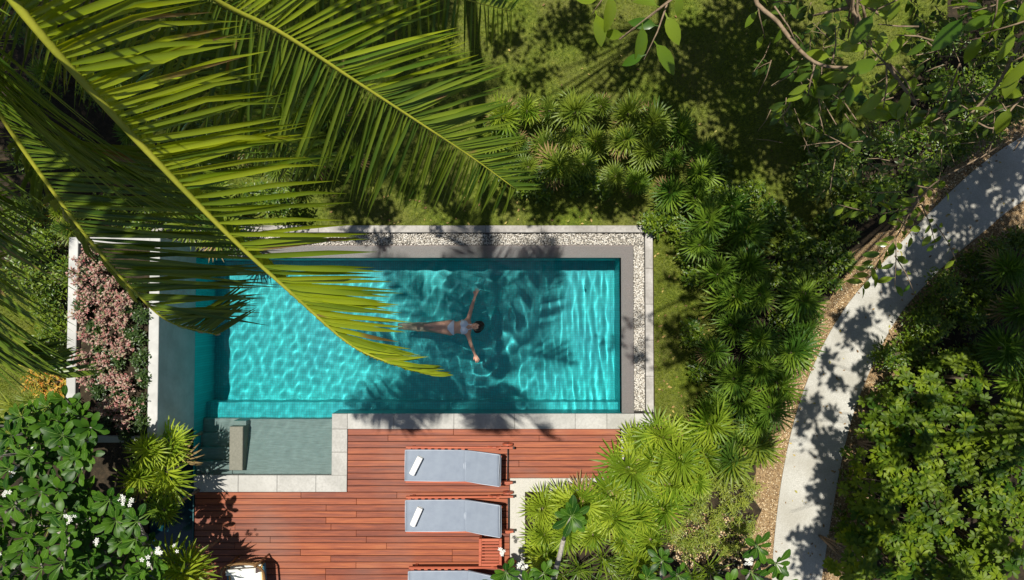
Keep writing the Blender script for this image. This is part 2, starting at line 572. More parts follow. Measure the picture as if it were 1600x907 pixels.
def sheet(name, poly, z, mat, kind='structure', parent=None):
    n = len(poly)
    area = sum(poly[i][0] * poly[(i + 1) % n][1] - poly[(i + 1) % n][0] * poly[i][1] for i in range(n))
    if area < 0:
        poly = poly[::-1]
    me = bpy.data.meshes.new(name)
    me.from_pydata([(p[0], p[1], z) for p in poly], [], [tuple(range(n))])
    me.materials.append(mat)
    o = link(name, me, parent)
    o['kind'] = kind
    return o


lawn_n = [P(150, -900), P(1500, -900), P(1480, 60), P(1350, 200), P(1330, 330), P(1290, 400), P(1135, 400), P(1065, 352.5), P(1035, 352.9), P(250, 352.9), P(180, 200)]
lawn_e = [P(1021, 353.4), P(1060, 353.4), P(1105, 420), P(1125, 520), P(1115, 640), P(1060, 662), P(1023.5, 662)]
lawn_w = [P(-500, 420), P(90, 420), P(90, 585), P(30, 660), P(-500, 700)]
sheet('lawn', lawn_n, -0.014, M['turf'])
sheet('lawn', lawn_e, -0.013, M['turf'])
sheet('lawn', lawn_w, -0.013, M['turf'])


def inside(px, py, poly):
    r = np.zeros(len(px), dtype=bool)
    n = len(poly)
    for i in range(n):
        x0, y0 = poly[i][0], poly[i][1]
        x1, y1 = poly[(i + 1) % n][0], poly[(i + 1) % n][1]
        c = ((y0 > py) != (y1 > py)) & (px < (x1 - x0) * (py - y0) / (y1 - y0 + 1e-12) + x0)
        r ^= c
    return r


def grass_blades(name, poly, n, lab, hmin=0.03, hmax=0.075, clip=(-9, 9, -6.5, 7)):
    xs = [p[0] for p in poly]
    ys = [p[1] for p in poly]
    x = rng.uniform(max(min(xs), clip[0]), min(max(xs), clip[1]), n)
    y = rng.uniform(max(min(ys), clip[2]), min(max(ys), clip[3]), n)
    k = inside(x, y, poly)
    x, y = x[k], y[k]
    n = len(x)
    a = rng.uniform(0, 2 * np.pi, n)
    w = rng.uniform(0.003, 0.007, n)
    h = rng.uniform(hmin, hmax, n)
    ln = rng.uniform(0.2, 1.0, n) * h
    b = rng.uniform(0, 2 * np.pi, n)
    z0 = -0.016
    v = np.empty((n, 3, 3))
    v[:, 0] = np.stack([x - np.cos(a) * w, y - np.sin(a) * w, np.full(n, z0)], 1)
    v[:, 1] = np.stack([x + np.cos(a) * w, y + np.sin(a) * w, np.full(n, z0)], 1)
    v[:, 2] = np.stack([x + np.cos(b) * ln, y + np.sin(b) * ln, z0 + h], 1)
    f = np.arange(n * 3).reshape(n, 3)
    tag(link(name, mesh_np(name, v.reshape(-1, 3), f, M['grass'], smooth=False)), kind='stuff', label=lab, cat='grass')


grass_blades('grass', lawn_n, 150000, 'wide shaded lawn grass north of the pool kerb')
grass_blades('grass', lawn_e, 22000, 'narrow grass strip between pool kerb and fan palms')
grass_blades('grass', lawn_w, 26000, 'patch of grass at the left edge beside the crotons', clip=(-12, 9, -6.5, 7))

# the curved path
left_px = [(1203, 1000), (1206, 907), (1210, 840), (1222, 745), (1243, 650), (1275, 562), (1320, 482), (1380, 410), (1450, 335), (1520, 268), (1600, 212), (1760, 130)]
right_px = [(1268, 1000), (1283, 907), (1300, 800), (1320, 695), (1347, 608), (1398, 503), (1465, 425), (1538, 361), (1605, 310), (1780, 215)]
lp = smooth_path([P(*p) for p in left_px], 60)
rp = smooth_path([P(*p) for p in right_px], 60)


def strip(name, A, B, z, th, mat, kind='structure'):
    n = len(A)
    v = [(p.x, p.y, z) for p in A] + [(p.x, p.y, z) for p in B] + [(p.x, p.y, z - th) for p in A] + [(p.x, p.y, z - th) for p in B]
    f = []
    for i in range(n - 1):
        f.append((i, n + i, n + i + 1, i + 1))
        f.append((2 * n + i, i, i + 1, 2 * n + i + 1))
        f.append((n + i, 3 * n + i, 3 * n + i + 1, n + i + 1))
    mb = MB()
    mb.add(v, f)
    o = mb.build(name, mat)
    o['kind'] = kind
    return o


def offset(path, d):
    out = []
    for i, p in enumerate(path):
        t = (path[min(i + 1, len(path) - 1)] - path[max(i - 1, 0)]).normalized()
        w = d * (1 + 0.25 * math.sin(i * 0.9) + 0.15 * math.sin(i * 2.3))
        out.append(p + Vector((-t.y, t.x, 0)) * w)
    return out


strip('path', lp, rp, 0.012, 0.04, M['concrete'])
gl = offset(lp, 0.46)
gr = offset(rp, -0.62)
strip('gravel_bed', gl, offset(lp, -0.02), -0.009, 0.01, M['litterbase'])
strip('gravel_bed', offset(rp, 0.02), gr, -0.009, 0.01, M['litterbase'])


def ico():
    t = (1 + 5 ** .5) / 2
    v = np.array([(-1, t, 0), (1, t, 0), (-1, -t, 0), (1, -t, 0), (0, -1, t), (0, 1, t), (0, -1, -t), (0, 1, -t), (t, 0, -1), (t, 0, 1), (-t, 0, -1), (-t, 0, 1)], float)
    v /= np.linalg.norm(v[0])
    f = np.array([(0, 11, 5), (0, 5, 1), (0, 1, 7), (0, 7, 10), (0, 10, 11), (1, 5, 9), (5, 11, 4), (11, 10, 2), (10, 7, 6), (7, 1, 8), (3, 9, 4), (3, 4, 2), (3, 2, 6), (3, 6, 8), (3, 8, 9), (4, 9, 5), (2, 4, 11), (6, 2, 10), (8, 6, 7), (9, 8, 1)])
    return v, f


def octa():
    v = np.array([(1, 0, 0), (-1, 0, 0), (0, 1, 0), (0, -1, 0), (0, 0, 1), (0, 0, -1)], float)
    f = np.array([(0, 2, 4), (2, 1, 4), (1, 3, 4), (3, 0, 4), (2, 0, 5), (1, 2, 5), (3, 1, 5), (0, 3, 5)])
    return v, f


def rocks(name, pts, smin, smax, mat, shape, flat=0.6, label=None, cat=None):
    V, F = shape
    n = len(pts)
    a = rng.uniform(0, 2 * np.pi, n)
    s = rng.uniform(smin, smax, (n, 3))
    s[:, 2] *= flat
    c, sn = np.cos(a), np.sin(a)
    v = V[None] * s[:, None, :]
    x = v[:, :, 0] * c[:, None] - v[:, :, 1] * sn[:, None]
    y = v[:, :, 0] * sn[:, None] + v[:, :, 1] * c[:, None]
    out = np.stack([x, y, v[:, :, 2]], 2) + np.asarray(pts)[:, None, :]
    f = (F[None] + (np.arange(n) * len(V))[:, None, None]).reshape(-1, 3)
    o = link(name, mesh_np(name, out.reshape(-1, 3), f, mat))
    tag(o, label, cat, None, 'stuff')
    return o


def strip_points(A, B, n, i0=0, i1=None):
    i1 = i1 or len(A) - 1
    u = rng.uniform(i0, i1 - 1e-6, n)
    k = u.astype(int)
    t = u - k
    s = rng.uniform(0, 1, n) ** 0.85
    Aa = np.array([(p.x, p.y) for p in A])
    Ba = np.array([(p.x, p.y) for p in B])
    a = Aa[k] * (1 - t)[:, None] + Aa[k + 1] * t[:, None]
    b2 = Ba[k] * (1 - t)[:, None] + Ba[k + 1] * t[:, None]
    p = a * (1 - s)[:, None] + b2 * s[:, None]
    return np.column_stack([p, np.full(n, -0.003)])


rocks('gravel', strip_points(gl, lp, 7000), 0.008, 0.022, M['litter'], octa(), 0.5, 'golden gravel and leaf litter along the left edge of the curved path', 'gravel')
rocks('gravel', strip_points(rp, gr, 8000), 0.008, 0.022, M['litter'], octa(), 0.5, 'golden gravel and leaf litter along the right edge of the curved path', 'gravel')

# litter on bare soil
def litter_patch(cx, cy, rx, ry, n, label):
    a = rng.uniform(0, 2 * np.pi, n)
    r = np.sqrt(rng.uniform(0, 1, n))
    c = P(cx, cy)
    p = np.column_stack([c.x + np.cos(a) * r * rx, c.y + np.sin(a) * r * ry, np.full(n, -0.012)])
    rocks('gravel', p, 0.01, 0.03, M['litter'], octa(), 0.35, label, 'gravel')


litter_patch(1050, 672, 0.75, 0.2, 700, 'golden gravel at the south end of the narrow lawn strip')
litter_patch(1115, 850, 0.9, 0.6, 1200, 'golden gravel between the small plants below the lime fan palms')
litter_patch(1035, 345, 0.25, 0.3, 250, 'golden gravel at the north east corner of the pool kerb')

# ------------------------------------------------------------------ POOL
def recv(o):
    o.cycles.is_caustics_receiver = True
    return o


DZ = -1.25
ZB = -0.72
YB = PY(634)           # edge of the bench
pool = tag(empty('swimming_pool', (0, 0, 0)), kind='structure')
mb = MB()
# floor, walls of the main basin (single inward faces with a thick shell outside)
def quad(mb, a, b2, c, d):
    mb.add([a, b2, c, d], [(0, 1, 2, 3)])


ZT = -0.02
quad(mb, (XL, YB, DZ), (XLEDGE, YB, DZ), (XLEDGE, YN, DZ), (XL, YN, DZ))                     # floor
quad(mb, (XL, YN, DZ), (XLEDGE, YN, DZ), (XLEDGE, YN, ZT), (XL, YN, ZT))                     # north wall
quad(mb, (XLEDGE, YN, DZ), (XLEDGE, YS, DZ), (XLEDGE, YS, ZT), (XLEDGE, YN, ZT))             # east wall
quad(mb, (XL, YS, DZ), (XL, YN, DZ), (XL, YN, 0.02), (XL, YS, 0.02))                         # west wall
quad(mb, (XLEDGE, YB, DZ), (XL, YB, DZ), (XL, YB, ZB), (XLEDGE, YB, ZB))                     # bench riser
YR = PY(659)
quad(mb, (XL, YS, ZB), (XLEDGE, YS, ZB), (XLEDGE, YB, ZB), (XL, YB, ZB))                     # bench tread
quad(mb, (XLEDGE, YS, ZB), (XS, YS, ZB), (XS, YS, 0.02), (XLEDGE, YS, 0.02))                 # south wall
quad(mb, (XL, YR, ZB), (XS, YR, ZB), (XS, YS, ZB), (XL, YS, ZB))
quad(mb, (XS, YR, ZB - .02), (XS, YS, ZB), (XS, YS, 0.02), (XS, YR, 0.02))
quad(mb, (XL, YSS, -0.8), (XL, YS, -0.8), (XL, YS, 0.02), (XL, YSS, 0.02))
recv(mb.build('basin', M['mosaic'], pool))
# sloping shelf of the bay
mb = MB()
XB0, XB1 = PX(362, 0.05), PX(382, 0.05)
quad(mb, (XB1, YSS, -0.10), (XS, YSS, -0.10), (XS, YR, -0.42), (XB1, YR, -0.42))
quad(mb, (XS, YR, ZB), (XB1, YR, ZB), (XB1, YR, -0.42), (XS, YR, -0.42))
quad(mb, (XS, YSS, -0.3), (XS, YR, -0.9), (XS, YR, 0.02), (XS, YSS, 0.02))
quad(mb, (XL, YSS, -0.3), (XS, YSS, -0.3), (XS, YSS, 0.02), (XL, YSS, 0.02))
recv(mb.build('sloping_shelf', M['stepstone'], pool))
ys = [YSS, PY(722), PY(702), PY(681), YR]
for k in range(4):
    zt = -0.10 - 0.15 * k
    mb = MB()
    mb.box(((XL + XB0) / 2, (ys[k] + ys[k + 1]) / 2, (zt - 0.9) / 2), (XB0 - XL - .004, abs(ys[k + 1] - ys[k]) - 0.002, zt + 0.9), bev=0.006)
    recv(mb.build('step', M['stepstone'], pool))
mb = MB()
mb.box(((XB0 + XB1) / 2, (PY(734) + PY(667, .08)) / 2, -0.36), (XB1 - XB0 + .01, PY(667, .08) - PY(734), 0.88), bev=0.01)
recv(mb.build('step_wall', M['stepwall'], pool))
mb = MB()
mb.box(((XB0 + XB1) / 2, (YSS + YR) / 2, -0.56), (XB1 - XB0 - .002, YR - YSS - .004, 0.86))
recv(mb.build('step_wall_footing', M['stepstone'], pool))
# infinity edge ledge
mb = MB()
mb.box(((XL + XG0) / 2, (YN + YLN) / 2, -0.17), (XG0 - XL, YLN - YN, 0.28))
recv(mb.build('overflow_ledge', M['ledge'], pool))
mb = MB()
mb.box(((XLEDGE + XG0) / 2, (YN + YS) / 2, -0.17), (XG0 - XLEDGE, YN - YS, 0.28))
recv(mb.build('overflow_ledge', M['ledge'], pool))

# kerb of long stones
kerb = tag(empty('stone_kerb', (0, 0, 0)), kind='structure')
mb = MB()
mb.prism([(XL - .9, YG), (XG1, YG), (XG1, YS + .03), (XK - .01, YS + .03), (XK - .01, YKN - .01), (XL - .9, YKN - .01)], -0.2, 0.025)
mb.build('kerb_bed', M['joint'], kerb)


def slabs(parent, name, x0, x1, y0, y1, z0, z1, cuts, axis, mat, bev=0.006, gap=0.006):
    cs = [c for c in cuts]
    for i in range(len(cs) - 1):
        a, b2 = sorted((cs[i], cs[i + 1]))
        mb = MB()
        if axis == 'x':
            mb.box(((a + b2) / 2, (y0 + y1) / 2, (z0 + z1) / 2), (b2 - a - gap, abs(y1 - y0) - 0.002, z1 - z0), bev=bev)
        else:
            mb.box(((x0 + x1) / 2, (a + b2) / 2, (z0 + z1) / 2), (abs(x1 - x0) - 0.002, b2 - a - gap, z1 - z0), bev=bev)
        mb.build(name, mat, parent)


cutx = list(np.linspace(XL - .9, XK, 10))
slabs(kerb, 'kerb_stone', 0, 0, YG, YKN, 0.0, 0.05, cutx, 'x', M['kerb'])
slabs(kerb, 'kerb_stone', XG1, XK, 0, 0, 0.0, 0.05, list(np.linspace(YG - .001, YS + .02, 6)), 'y', M['kerb'])
# pebble gutter
mb = MB()
mb.prism([(XL - .9, YG), (XG1, YG), (XG1, YS + .03), (XG0, YS + .03), (XG0, YLN), (XL - .9, YLN)], -0.3, -0.05)
gut = tag(mb.build('overflow_gutter', M['joint']), kind='structure')
n1 = 7000
p1 = np.column_stack([rng.uniform(XL - .5, XG1 - .02, n1), rng.uniform(YLN + .015, YG - .015, n1), rng.uniform(-0.045, -0.02, n1)])
n2 = 3400
p2 = np.column_stack([rng.uniform(XG0 + .015, XG1 - .015, n2), rng.uniform(YS + .05, YLN, n2), rng.uniform(-0.045, -0.02, n2)])
rocks('pebbles', np.vstack([p1, p2]), 0.008, 0.018, M['pebble'], ico(), 0.8, 'white and buff river pebbles filling the gutter round the pool', 'pebbles')

# coping of pale slabs
cop = tag(empty('pool_coping', (0, 0, 0)), kind='structure')
mb = MB()
mb.prism([(XS + .01, YS - .012), (XK - .03, YS - .012), (XK - .03, YC + .01), (XD1 + .0, YC + .01), (XS2 - .01, YC + .01), (XS2 - .01, YSC + .01), (XL + .03, YSC + .01), (XL + .03, YSS - .012), (XS + .01, YSS - .012)], -0.3, 0.045)
mb.build('coping_bed', M['joint'], cop)
cx = [XS2] + [PX(v) for v in (617, 710, 804, 898, 947, 990)] + [XK]
slabs(cop, 'coping_slab', 0, 0, YS - .0, YC, 0.0, 0.06, cx, 'x', M['coping'])
slabs(cop, 'coping_slab', XS - .0, XS2, 0, 0, 0.0, 0.0605, [YS, YC, PY(706), YSS], 'y', M['coping'])
slabs(cop, 'coping_slab', 0, 0, YSS, YSC, 0.0, 0.06, [XL + .03] + [PX(v) for v in (377, 437, 497)] + [XS2], 'x', M['coping'])
slabs(cop, 'coping_slab', XD1 + .012, PX(992), 0, 0, 0.0, 0.058, [YC - .004, PY(712), PY(747)], 'y', M['coping'])

# thin wall that parts pool, deck and the dark channel
mb = MB()
mb.box((XL + .015, (PY(744) + PY(990)) / 2, -0.09), (0.028, PY(744) - PY(990), 0.25), bev=0.004)
tag(mb.build('channel_wall', M['dark_tile']), kind='structure')
mb = MB()
mb.prism([(XL - .9, PY(675)), (XL - .006, PY(675)), (XL - .006, PY(990)), (XL - .9, PY(990))], -0.5, -0.30)
tag(mb.build('channel_bed', M['dark_tile']), kind='structure')
sheet('channel_water', [(XL - .9, PY(675)), (XL - .006, PY(675)), (XL - .006, PY(990)), (XL - .9, PY(990))], -0.06, M['darkwater'])

# water with real waves: bending light draws the bright net on the floor
def pool_water():
    st = 0.017
    xs = np.arange(XL + .004, XG0 - .001, st)
    xs = np.append(xs, XG0 - .001)
    ys_ = np.arange(YSS + .002, YLN - .001, st)
    ys_ = np.append(ys_, YLN - .001)
    # keep grid lines on the corners
    xs[np.argmin(abs(xs - XS))] = XS - .002
    ys_[np.argmin(abs(ys_ - YS))] = YS + .002
    X, Y = np.meshgrid(xs, ys_)
    r2 = np.random.default_rng(5)
    Z = np.zeros_like(X)
    mixr = 1 / (1 + np.exp(-(X - 0.4) / 0.8))       # right half: long parallel ripples, left half: net
    for i in range(26):
        lam = r2.uniform(0.11, 0.36)
        a = r2.uniform(0, 2 * math.pi)
        ph = r2.uniform(0, 6.28)
        Z += (1 - 0.8 * mixr) * lam * 0.00135 * np.sin(2 * math.pi / lam * (X * math.cos(a) + Y * math.sin(a)) + ph + 0.5 * np.sin(1.7 * X + 1.3 * Y + ph))
    for i in range(16):
        lam = r2.uniform(0.11, 0.28)
        a = r2.normal(0.12, 0.16)
        ph = r2.uniform(0, 6.28)
        Z += mixr * lam * 0.0027 * np.sin(2 * math.pi / lam * (X * math.cos(a) + Y * math.sin(a)) + ph + 1.6 * np.sin(0.9 * Y + ph) + 0.8 * np.sin(2.1 * Y - 1.1 * X + 2 * ph))
    # rings round the swimmer
    for (cx_, cy_, am) in ((PX(735), PY(495), 0.0045), (PX(744), PY(462), 0.003), (PX(745), PY(556), 0.003)):
        d = np.hypot(X - cx_, Y - cy_)
        Z += am * np.exp(-(d / 0.9) ** 2) * np.sin(2 * math.pi * d / 0.24)
    bay = np.clip((YS - Y) / 0.3, 0, 1)
    Z *= (1 - 0.3 * bay)
    edge = np.clip((np.minimum.reduce([XG0 - X, YLN - Y]) - .12) / 0.45, 0.07, 1)
    Z *= edge
    V = np.stack([X.ravel(), Y.ravel(), Z.ravel()], 1)
    I = np.arange(X.size).reshape(X.shape)
    F = np.stack([I[:-1, :-1].ravel(), I[:-1, 1:].ravel(), I[1:, 1:].ravel(), I[1:, :-1].ravel()], 1)
    c = V[F].mean(1)
    keep = ~((c[:, 0] > XS) & (c[:, 1] < YS))
    F = F[keep]
    used = np.zeros(len(V), bool)
    used[F.ravel()] = True
    remap = np.cumsum(used) - 1
    o = link('pool_water', mesh_np('pool_water', V[used], remap[F], M['water']))
    o['kind'] = 'structure'
    o.cycles.is_caustics_caster = True
    return o


pool_water()

# ------------------------------------------------------------------ DECK
deck = tag(empty('wooden_deck', (0, 0, 0)), kind='structure')
DX0 = XL + 0.05
mb = MB()
mb.prism([(DX0, YSC - .004), (XS2 + .004, YSC - .004), (XS2 + .004, YC - .004), (XD1, YC - .004), (XD1, PY(746.5)), (XT0 - .004, PY(746.5)), (XT0 - .004, PY(1000)), (DX0, PY(1000))], -0.3, 0.012)
mb.build('deck_joists', M['deckbase'], deck)
pitch = 0.1245
y = YC - 0.006
row = 0
while y > PY(985):
    yb = y - pitch + 0.012
    x0 = DX0 if y < YSC + 0.004 else XS2 + 0.006
    x1 = XD1 - 0.004 if yb > PY(747.5) else XT0 - 0.008
    if y > YSC + 0.004 and yb < YSC:            # board beside the coping corner
        x0 = XS2 + 0.006
    cuts = [x0]
    xx = x0 + random.choice([0.8, 1.5, 2.1, 2.6, 3.2])
    while xx < x1 - 0.7:
        cuts.append(xx)
        xx += random.choice([1.9, 2.4, 3.0])
    cuts.append(x1)
    segs = [(cuts[i], cuts[i + 1], yb) for i in range(len(cuts) - 1)]
    if y > PY(746.5) + .012 and yb < PY(747.5):      # trimmed board along the terrace edge
        segs.append((XT0 - .006, XD1 - .004, PY(746.2)))
    for a, b2, yb in segs:
        mb = MB()
        zt = 0.044 + random.uniform(-0.0018, 0.0018)
        mb.box((0, 0, 0), (b2 - a - 0.005, y - yb, 0.03), bev=0.004)
        o = mb.build('deck_board', M['deck'], deck)
        o.location = ((a + b2) / 2, (y + yb) / 2, zt - 0.015)
        o.rotation_euler = (random.uniform(-.004, .004), 0, random.uniform(-.0008, .0008))
    y -= pitch
    row += 1

# pale terrace strip round the planting
mb = MB()
mb.prism([(XT0, PY(747)), (PX(955), PY(747)), (PX(955), PY(768)), (XT1, PY(768)), (XT1, PY(1000)), (XT0, PY(1000))], -0.1, 0.04)
tag(mb.build('terrace_paving', M['terrace']), kind='structure')

# ------------------------------------------------------------------ RAISED PLANTER
ZP = 1.43
pl_x1 = XL
pl_x0 = P(105, 500, ZP).x
pl_y1 = P(248, 371, ZP).y
pl_y0 = P(248, 692, ZP).y
planter = tag(empty('raised_planter', ((pl_x0 + pl_x1) / 2, (pl_y0 + pl_y1) / 2, -0.05)), 'long white plastered planter wall box rising along the left side of the pool', 'planter')
wt = 0.185


def pbox(name, x0, x1, y0, y1, z0, z1, mat, bev=0.008):
    mb = MB()
    c = planter.location
    mb.box(((x0 + x1) / 2 - c.x, (y0 + y1) / 2 - c.y, (z0 + z1) / 2 - c.z), (x1 - x0, y1 - y0, z1 - z0), bev=bev)
    return mb.build(name, mat, planter)


recv(pbox('wall', pl_x1 - wt, pl_x1 - 0.003, pl_y0, pl_y1, -1.3, ZP, M['plaster']))
pbox('wall', pl_x0, pl_x0 + wt * .9, pl_y0, pl_y1, -0.05, ZP, M['plaster'])
pbox('wall', pl_x0 + wt * .9 + .002, pl_x1 - wt - .002, pl_y1 - wt * .6, pl_y1, -0.05, ZP - .003, M['plaster'])
pbox('wall', pl_x0 + wt * .9 + .002, pl_x1 - wt - .002, pl_y0, pl_y0 + wt * .6, -0.05, ZP - .003, M['plaster'])
pbox('soil_fill', pl_x0 + wt * .9, pl_x1 - wt, pl_y0 + wt * .6, pl_y1 - wt * .6, -0.05, ZP - .12, M['soil'], 0)
# ledge at the north end between planter and lawn kerb
mb = MB()
mb.prism([(XL - .9, YLN), (XL, YLN), (XL, YN), (XL - .9, YN)], -0.3, -0.02)
tag(mb.build('ledge_end', M['ledge']), kind='structure')


# soil under the planting beside the terrace and under the outer rim of the pool
sheet('planting_soil', [(XT1 - .01, PY(990)), (XK + .01, PY(990)), (XK + .01, YC - .0), (PX(992), YC), (PX(992), PY(747)), (PX(955), PY(768)), (XT1 - .01, PY(768))], -0.017, M['soil'])

ORD = ['first', 'second', 'third', 'fourth', 'fifth', 'sixth', 'seventh', 'eighth', 'ninth', 'tenth', 'eleventh', 'twelfth', 'thirteenth', 'fourteenth', 'fifteenth', 'sixteenth', 'seventeenth', 'eighteenth', 'nineteenth', 'twentieth']


def basis(d, up=Vector((0, 0, 1))):
    """matrix whose local X runs along d and whose local Z is as near up as can be"""
    x = d.normalized()
    z = up - x * up.dot(x)
    if z.length < 1e-4:
        z = x.orthogonal()
    z.normalize()
    y = z.cross(x)
    return Matrix(((x.x, y.x, z.x), (x.y, y.y, z.y), (x.z, y.z, z.z)))


def leaf_template(L, W, n=3, fold=0.25, curl=0.25, peak=0.5, petiole=0.0, tip=1.0):
    """blade along +X, folded along its midrib"""
    v = []
    for i in range(n + 1):
        t = i / n
        w = W / 2 * (math.sin(math.pi * min(1, t ** (math.log(.5) / math.log(peak)))) ** 0.75 if 0 < t < 1 else 0.0)
        x = petiole + L * t
        z = -curl * L * t * t
        if i in (0, n):
            v.append((x, 0, z))
        else:
            v += [(x, -w, z + fold * w), (x, 0, z), (x, w, z + fold * w)]
    f3, f4 = [], []
    f3 += [(0, 1, 2), (0, 2, 3)]
    for i in range(n - 2):
        a = 1 + 3 * i
        f4 += [(a, a + 3, a + 4, a + 1), (a + 1, a + 4, a + 5, a + 2)]
    a = 1 + 3 * (n - 2)
    e = len(v) - 1
    f3 += [(a, e, a + 1), (a + 1, e, a + 2)]
    if petiole > 0:
        k = len(v)
        v += [(0, -.003, 0), (0, .003, 0), (petiole + L * .1, .003, 0.002), (petiole + L * .1, -.003, 0.002)]
        f4.append((k, k + 3, k + 2, k + 1))
    return np.array(v), (np.array(f4, dtype=int).reshape(-1, 4), np.array(f3, dtype=int).reshape(-1, 3))


def batch(template, mats, mesh_name, mat):
    """many copies of a template joined; mats: (n,3,4)"""
    V, (F4, F3) = template
    A = np.asarray(mats)
    n = len(A)
    out = np.einsum('nij,vj->nvi', A[:, :, :3], V) + A[:, None, :, 3]
    off = (np.arange(n) * len(V))
    Fs = []
    if len(F4):
        Fs.append((F4[None] + off[:, None, None]).reshape(-1, 4))
    if len(F3):
        Fs.append((F3[None] + off[:, None, None]).reshape(-1, 3))
    return mesh_np(mesh_name, out.reshape(-1, 3), Fs, mat)


def xf(p, d, up, s=1.0):
    B = basis(d, up)
    return [[B[0][0] * s, B[0][1] * s, B[0][2] * s, p[0]], [B[1][0] * s, B[1][1] * s, B[1][2] * s, p[1]], [B[2][0] * s, B[2][1] * s, B[2][2] * s, p[2]]]


def rdir(elmin, elmax, az=None):
    az = random.uniform(0, 2 * math.pi) if az is None else az
    e = R(random.uniform(elmin, elmax))
    return Vector((math.cos(az) * math.cos(e), math.sin(az) * math.cos(e), math.sin(e)))


def in_frame(p, m=8):
    x, y = proj(p)
    return -m < x < 1600 + m and -m < y < 907 + m


# ------------------------------------------------------------------ SWIMMER (a body as one continuous surface)
def surface_nets(fn, lo, hi, h):
    lo, hi = np.array(lo), np.array(hi)
    n = np.ceil((hi - lo) / h).astype(int) + 1
    ax = [lo[i] + h * np.arange(n[i]) for i in range(3)]
    G = np.meshgrid(*ax, indexing='ij')
    D = fn(*G).astype(np.float32)
    ins = D < 0
    nx, ny, nz = n
    cnt = np.zeros((nx - 1, ny - 1, nz - 1), np.int32)
    acc = np.zeros((nx - 1, ny - 1, nz - 1, 3), np.float32)
    for axis in range(3):
        sl0 = [slice(None)] * 3
        sl1 = [slice(None)] * 3
        sl0[axis] = slice(0, -1)
        sl1[axis] = slice(1, None)
        d0, d1 = D[tuple(sl0)], D[tuple(sl1)]
        cr = (d0 < 0) != (d1 < 0)
        t = np.where(cr, d0 / np.where(cr, d0 - d1, 1), 0)
        oth = [a for a in range(3) if a != axis]
        for o0 in (0, 1):
            for o1 in (0, 1):
                s = [slice(None)] * 3
                s[oth[0]] = slice(0, n[oth[0]] - 1) if o0 == 0 else slice(1, None)
                s[oth[1]] = slice(0, n[oth[1]] - 1) if o1 == 0 else slice(1, None)
                c = cr[tuple(s)]
                cnt += c
                acc[..., axis] += np.where(c, t[tuple(s)], 0)
                acc[..., oth[0]] += c * o0
                acc[..., oth[1]] += c * o1
    act = cnt > 0
    idx = -np.ones(cnt.shape, np.int64)
    idx[act] = np.arange(act.sum())
    base = np.argwhere(act)
    V = lo + h * (base + acc[act] / cnt[act][:, None])
    quads = []
    for axis in range(3):
        a1, a2 = (axis + 1) % 3, (axis + 2) % 3
        sl0 = [slice(None)] * 3
        sl1 = [slice(None)] * 3
        sl0[axis] = slice(0, -1)
        sl1[axis] = slice(1, None)
        i0, i1 = ins[tuple(sl0)], ins[tuple(sl1)]
        e = np.argwhere(i0 != i1)
        ok = (e[:, a1] > 0) & (e[:, a2] > 0) & (e[:, a1] < n[a1] - 1) & (e[:, a2] < n[a2] - 1)
        e = e[ok]
        fl = i0[tuple(e.T)]
        def c(o1, o2):
            q = e.copy()
            q[:, a1] -= o1
            q[:, a2] -= o2
            return idx[tuple(q.T)]
        q = np.stack([c(1, 1), c(0, 1), c(0, 0), c(1, 0)], 1)
        q[~fl] = q[~fl][:, ::-1]
        quads.append(q)
    return V, np.concatenate(quads)


def cap(p, a, b2, ra, rb, flat=1.0):
    a, b2 = np.array(a), np.array(b2)
    ab = b2 - a
    t = np.clip(((p[0] - a[0]) * ab[0] + (p[1] - a[1]) * ab[1] + (p[2] - a[2]) * ab[2]) / (ab @ ab), 0, 1)
    d = np.sqrt((p[0] - a[0] - t * ab[0]) ** 2 + (p[1] - a[1] - t * ab[1]) ** 2 + ((p[2] - a[2] - t * ab[2]) / flat) ** 2)
    return (d - (ra + (rb - ra) * t)) * min(flat, 1)


def ell(p, c, r):
    k = np.sqrt(((p[0] - c[0]) / r[0]) ** 2 + ((p[1] - c[1]) / r[1]) ** 2 + ((p[2] - c[2]) / r[2]) ** 2)
    return (k - 1) * min(r)


def smin(a, b2, k):
    h = np.clip(0.5 + 0.5 * (b2 - a) / k, 0, 1)
    return b2 * (1 - h) + a * h - k * h * (1 - h)


def W3(px, py, z):
    p = P(px, py, z)
    return (p.x, p.y, p.z)


def hand_caps(base, d, side, s=1.0):
    """palm, four bent fingers of unequal length and a thumb from the side of the palm"""
    b2 = np.array(base)
    d = np.array(d) / np.linalg.norm(d)
    sd = np.array(side) / np.linalg.norm(side)
    up = np.array((0, 0, 1.0))
    out = []
    for k in (-1.5, -.5, .5, 1.5):
        out.append((b2 + sd * k * .008, b2 + d * .085 + sd * k * .019, .014, .012))
    for k, ln in zip((-1.5, -.5, .5, 1.5), (.075, .088, .083, .062)):
        a = b2 + d * .085 + sd * k * .020
        m1 = a + d * ln * .5 + sd * k * .004 + up * .004
        e = m1 + d * ln * .48 + sd * k * .003 + up * .014
        out += [(a, m1, .0095, .0085), (m1, e, .0085, .007)]
    t0 = b2 + d * .03 - sd * .018
    t1 = t0 + d * .035 - sd * .033
    t2 = t1 + d * .032 - sd * .008
    out += [(t0, t1, .014, .011), (t1, t2, .011, .008)]
    return out


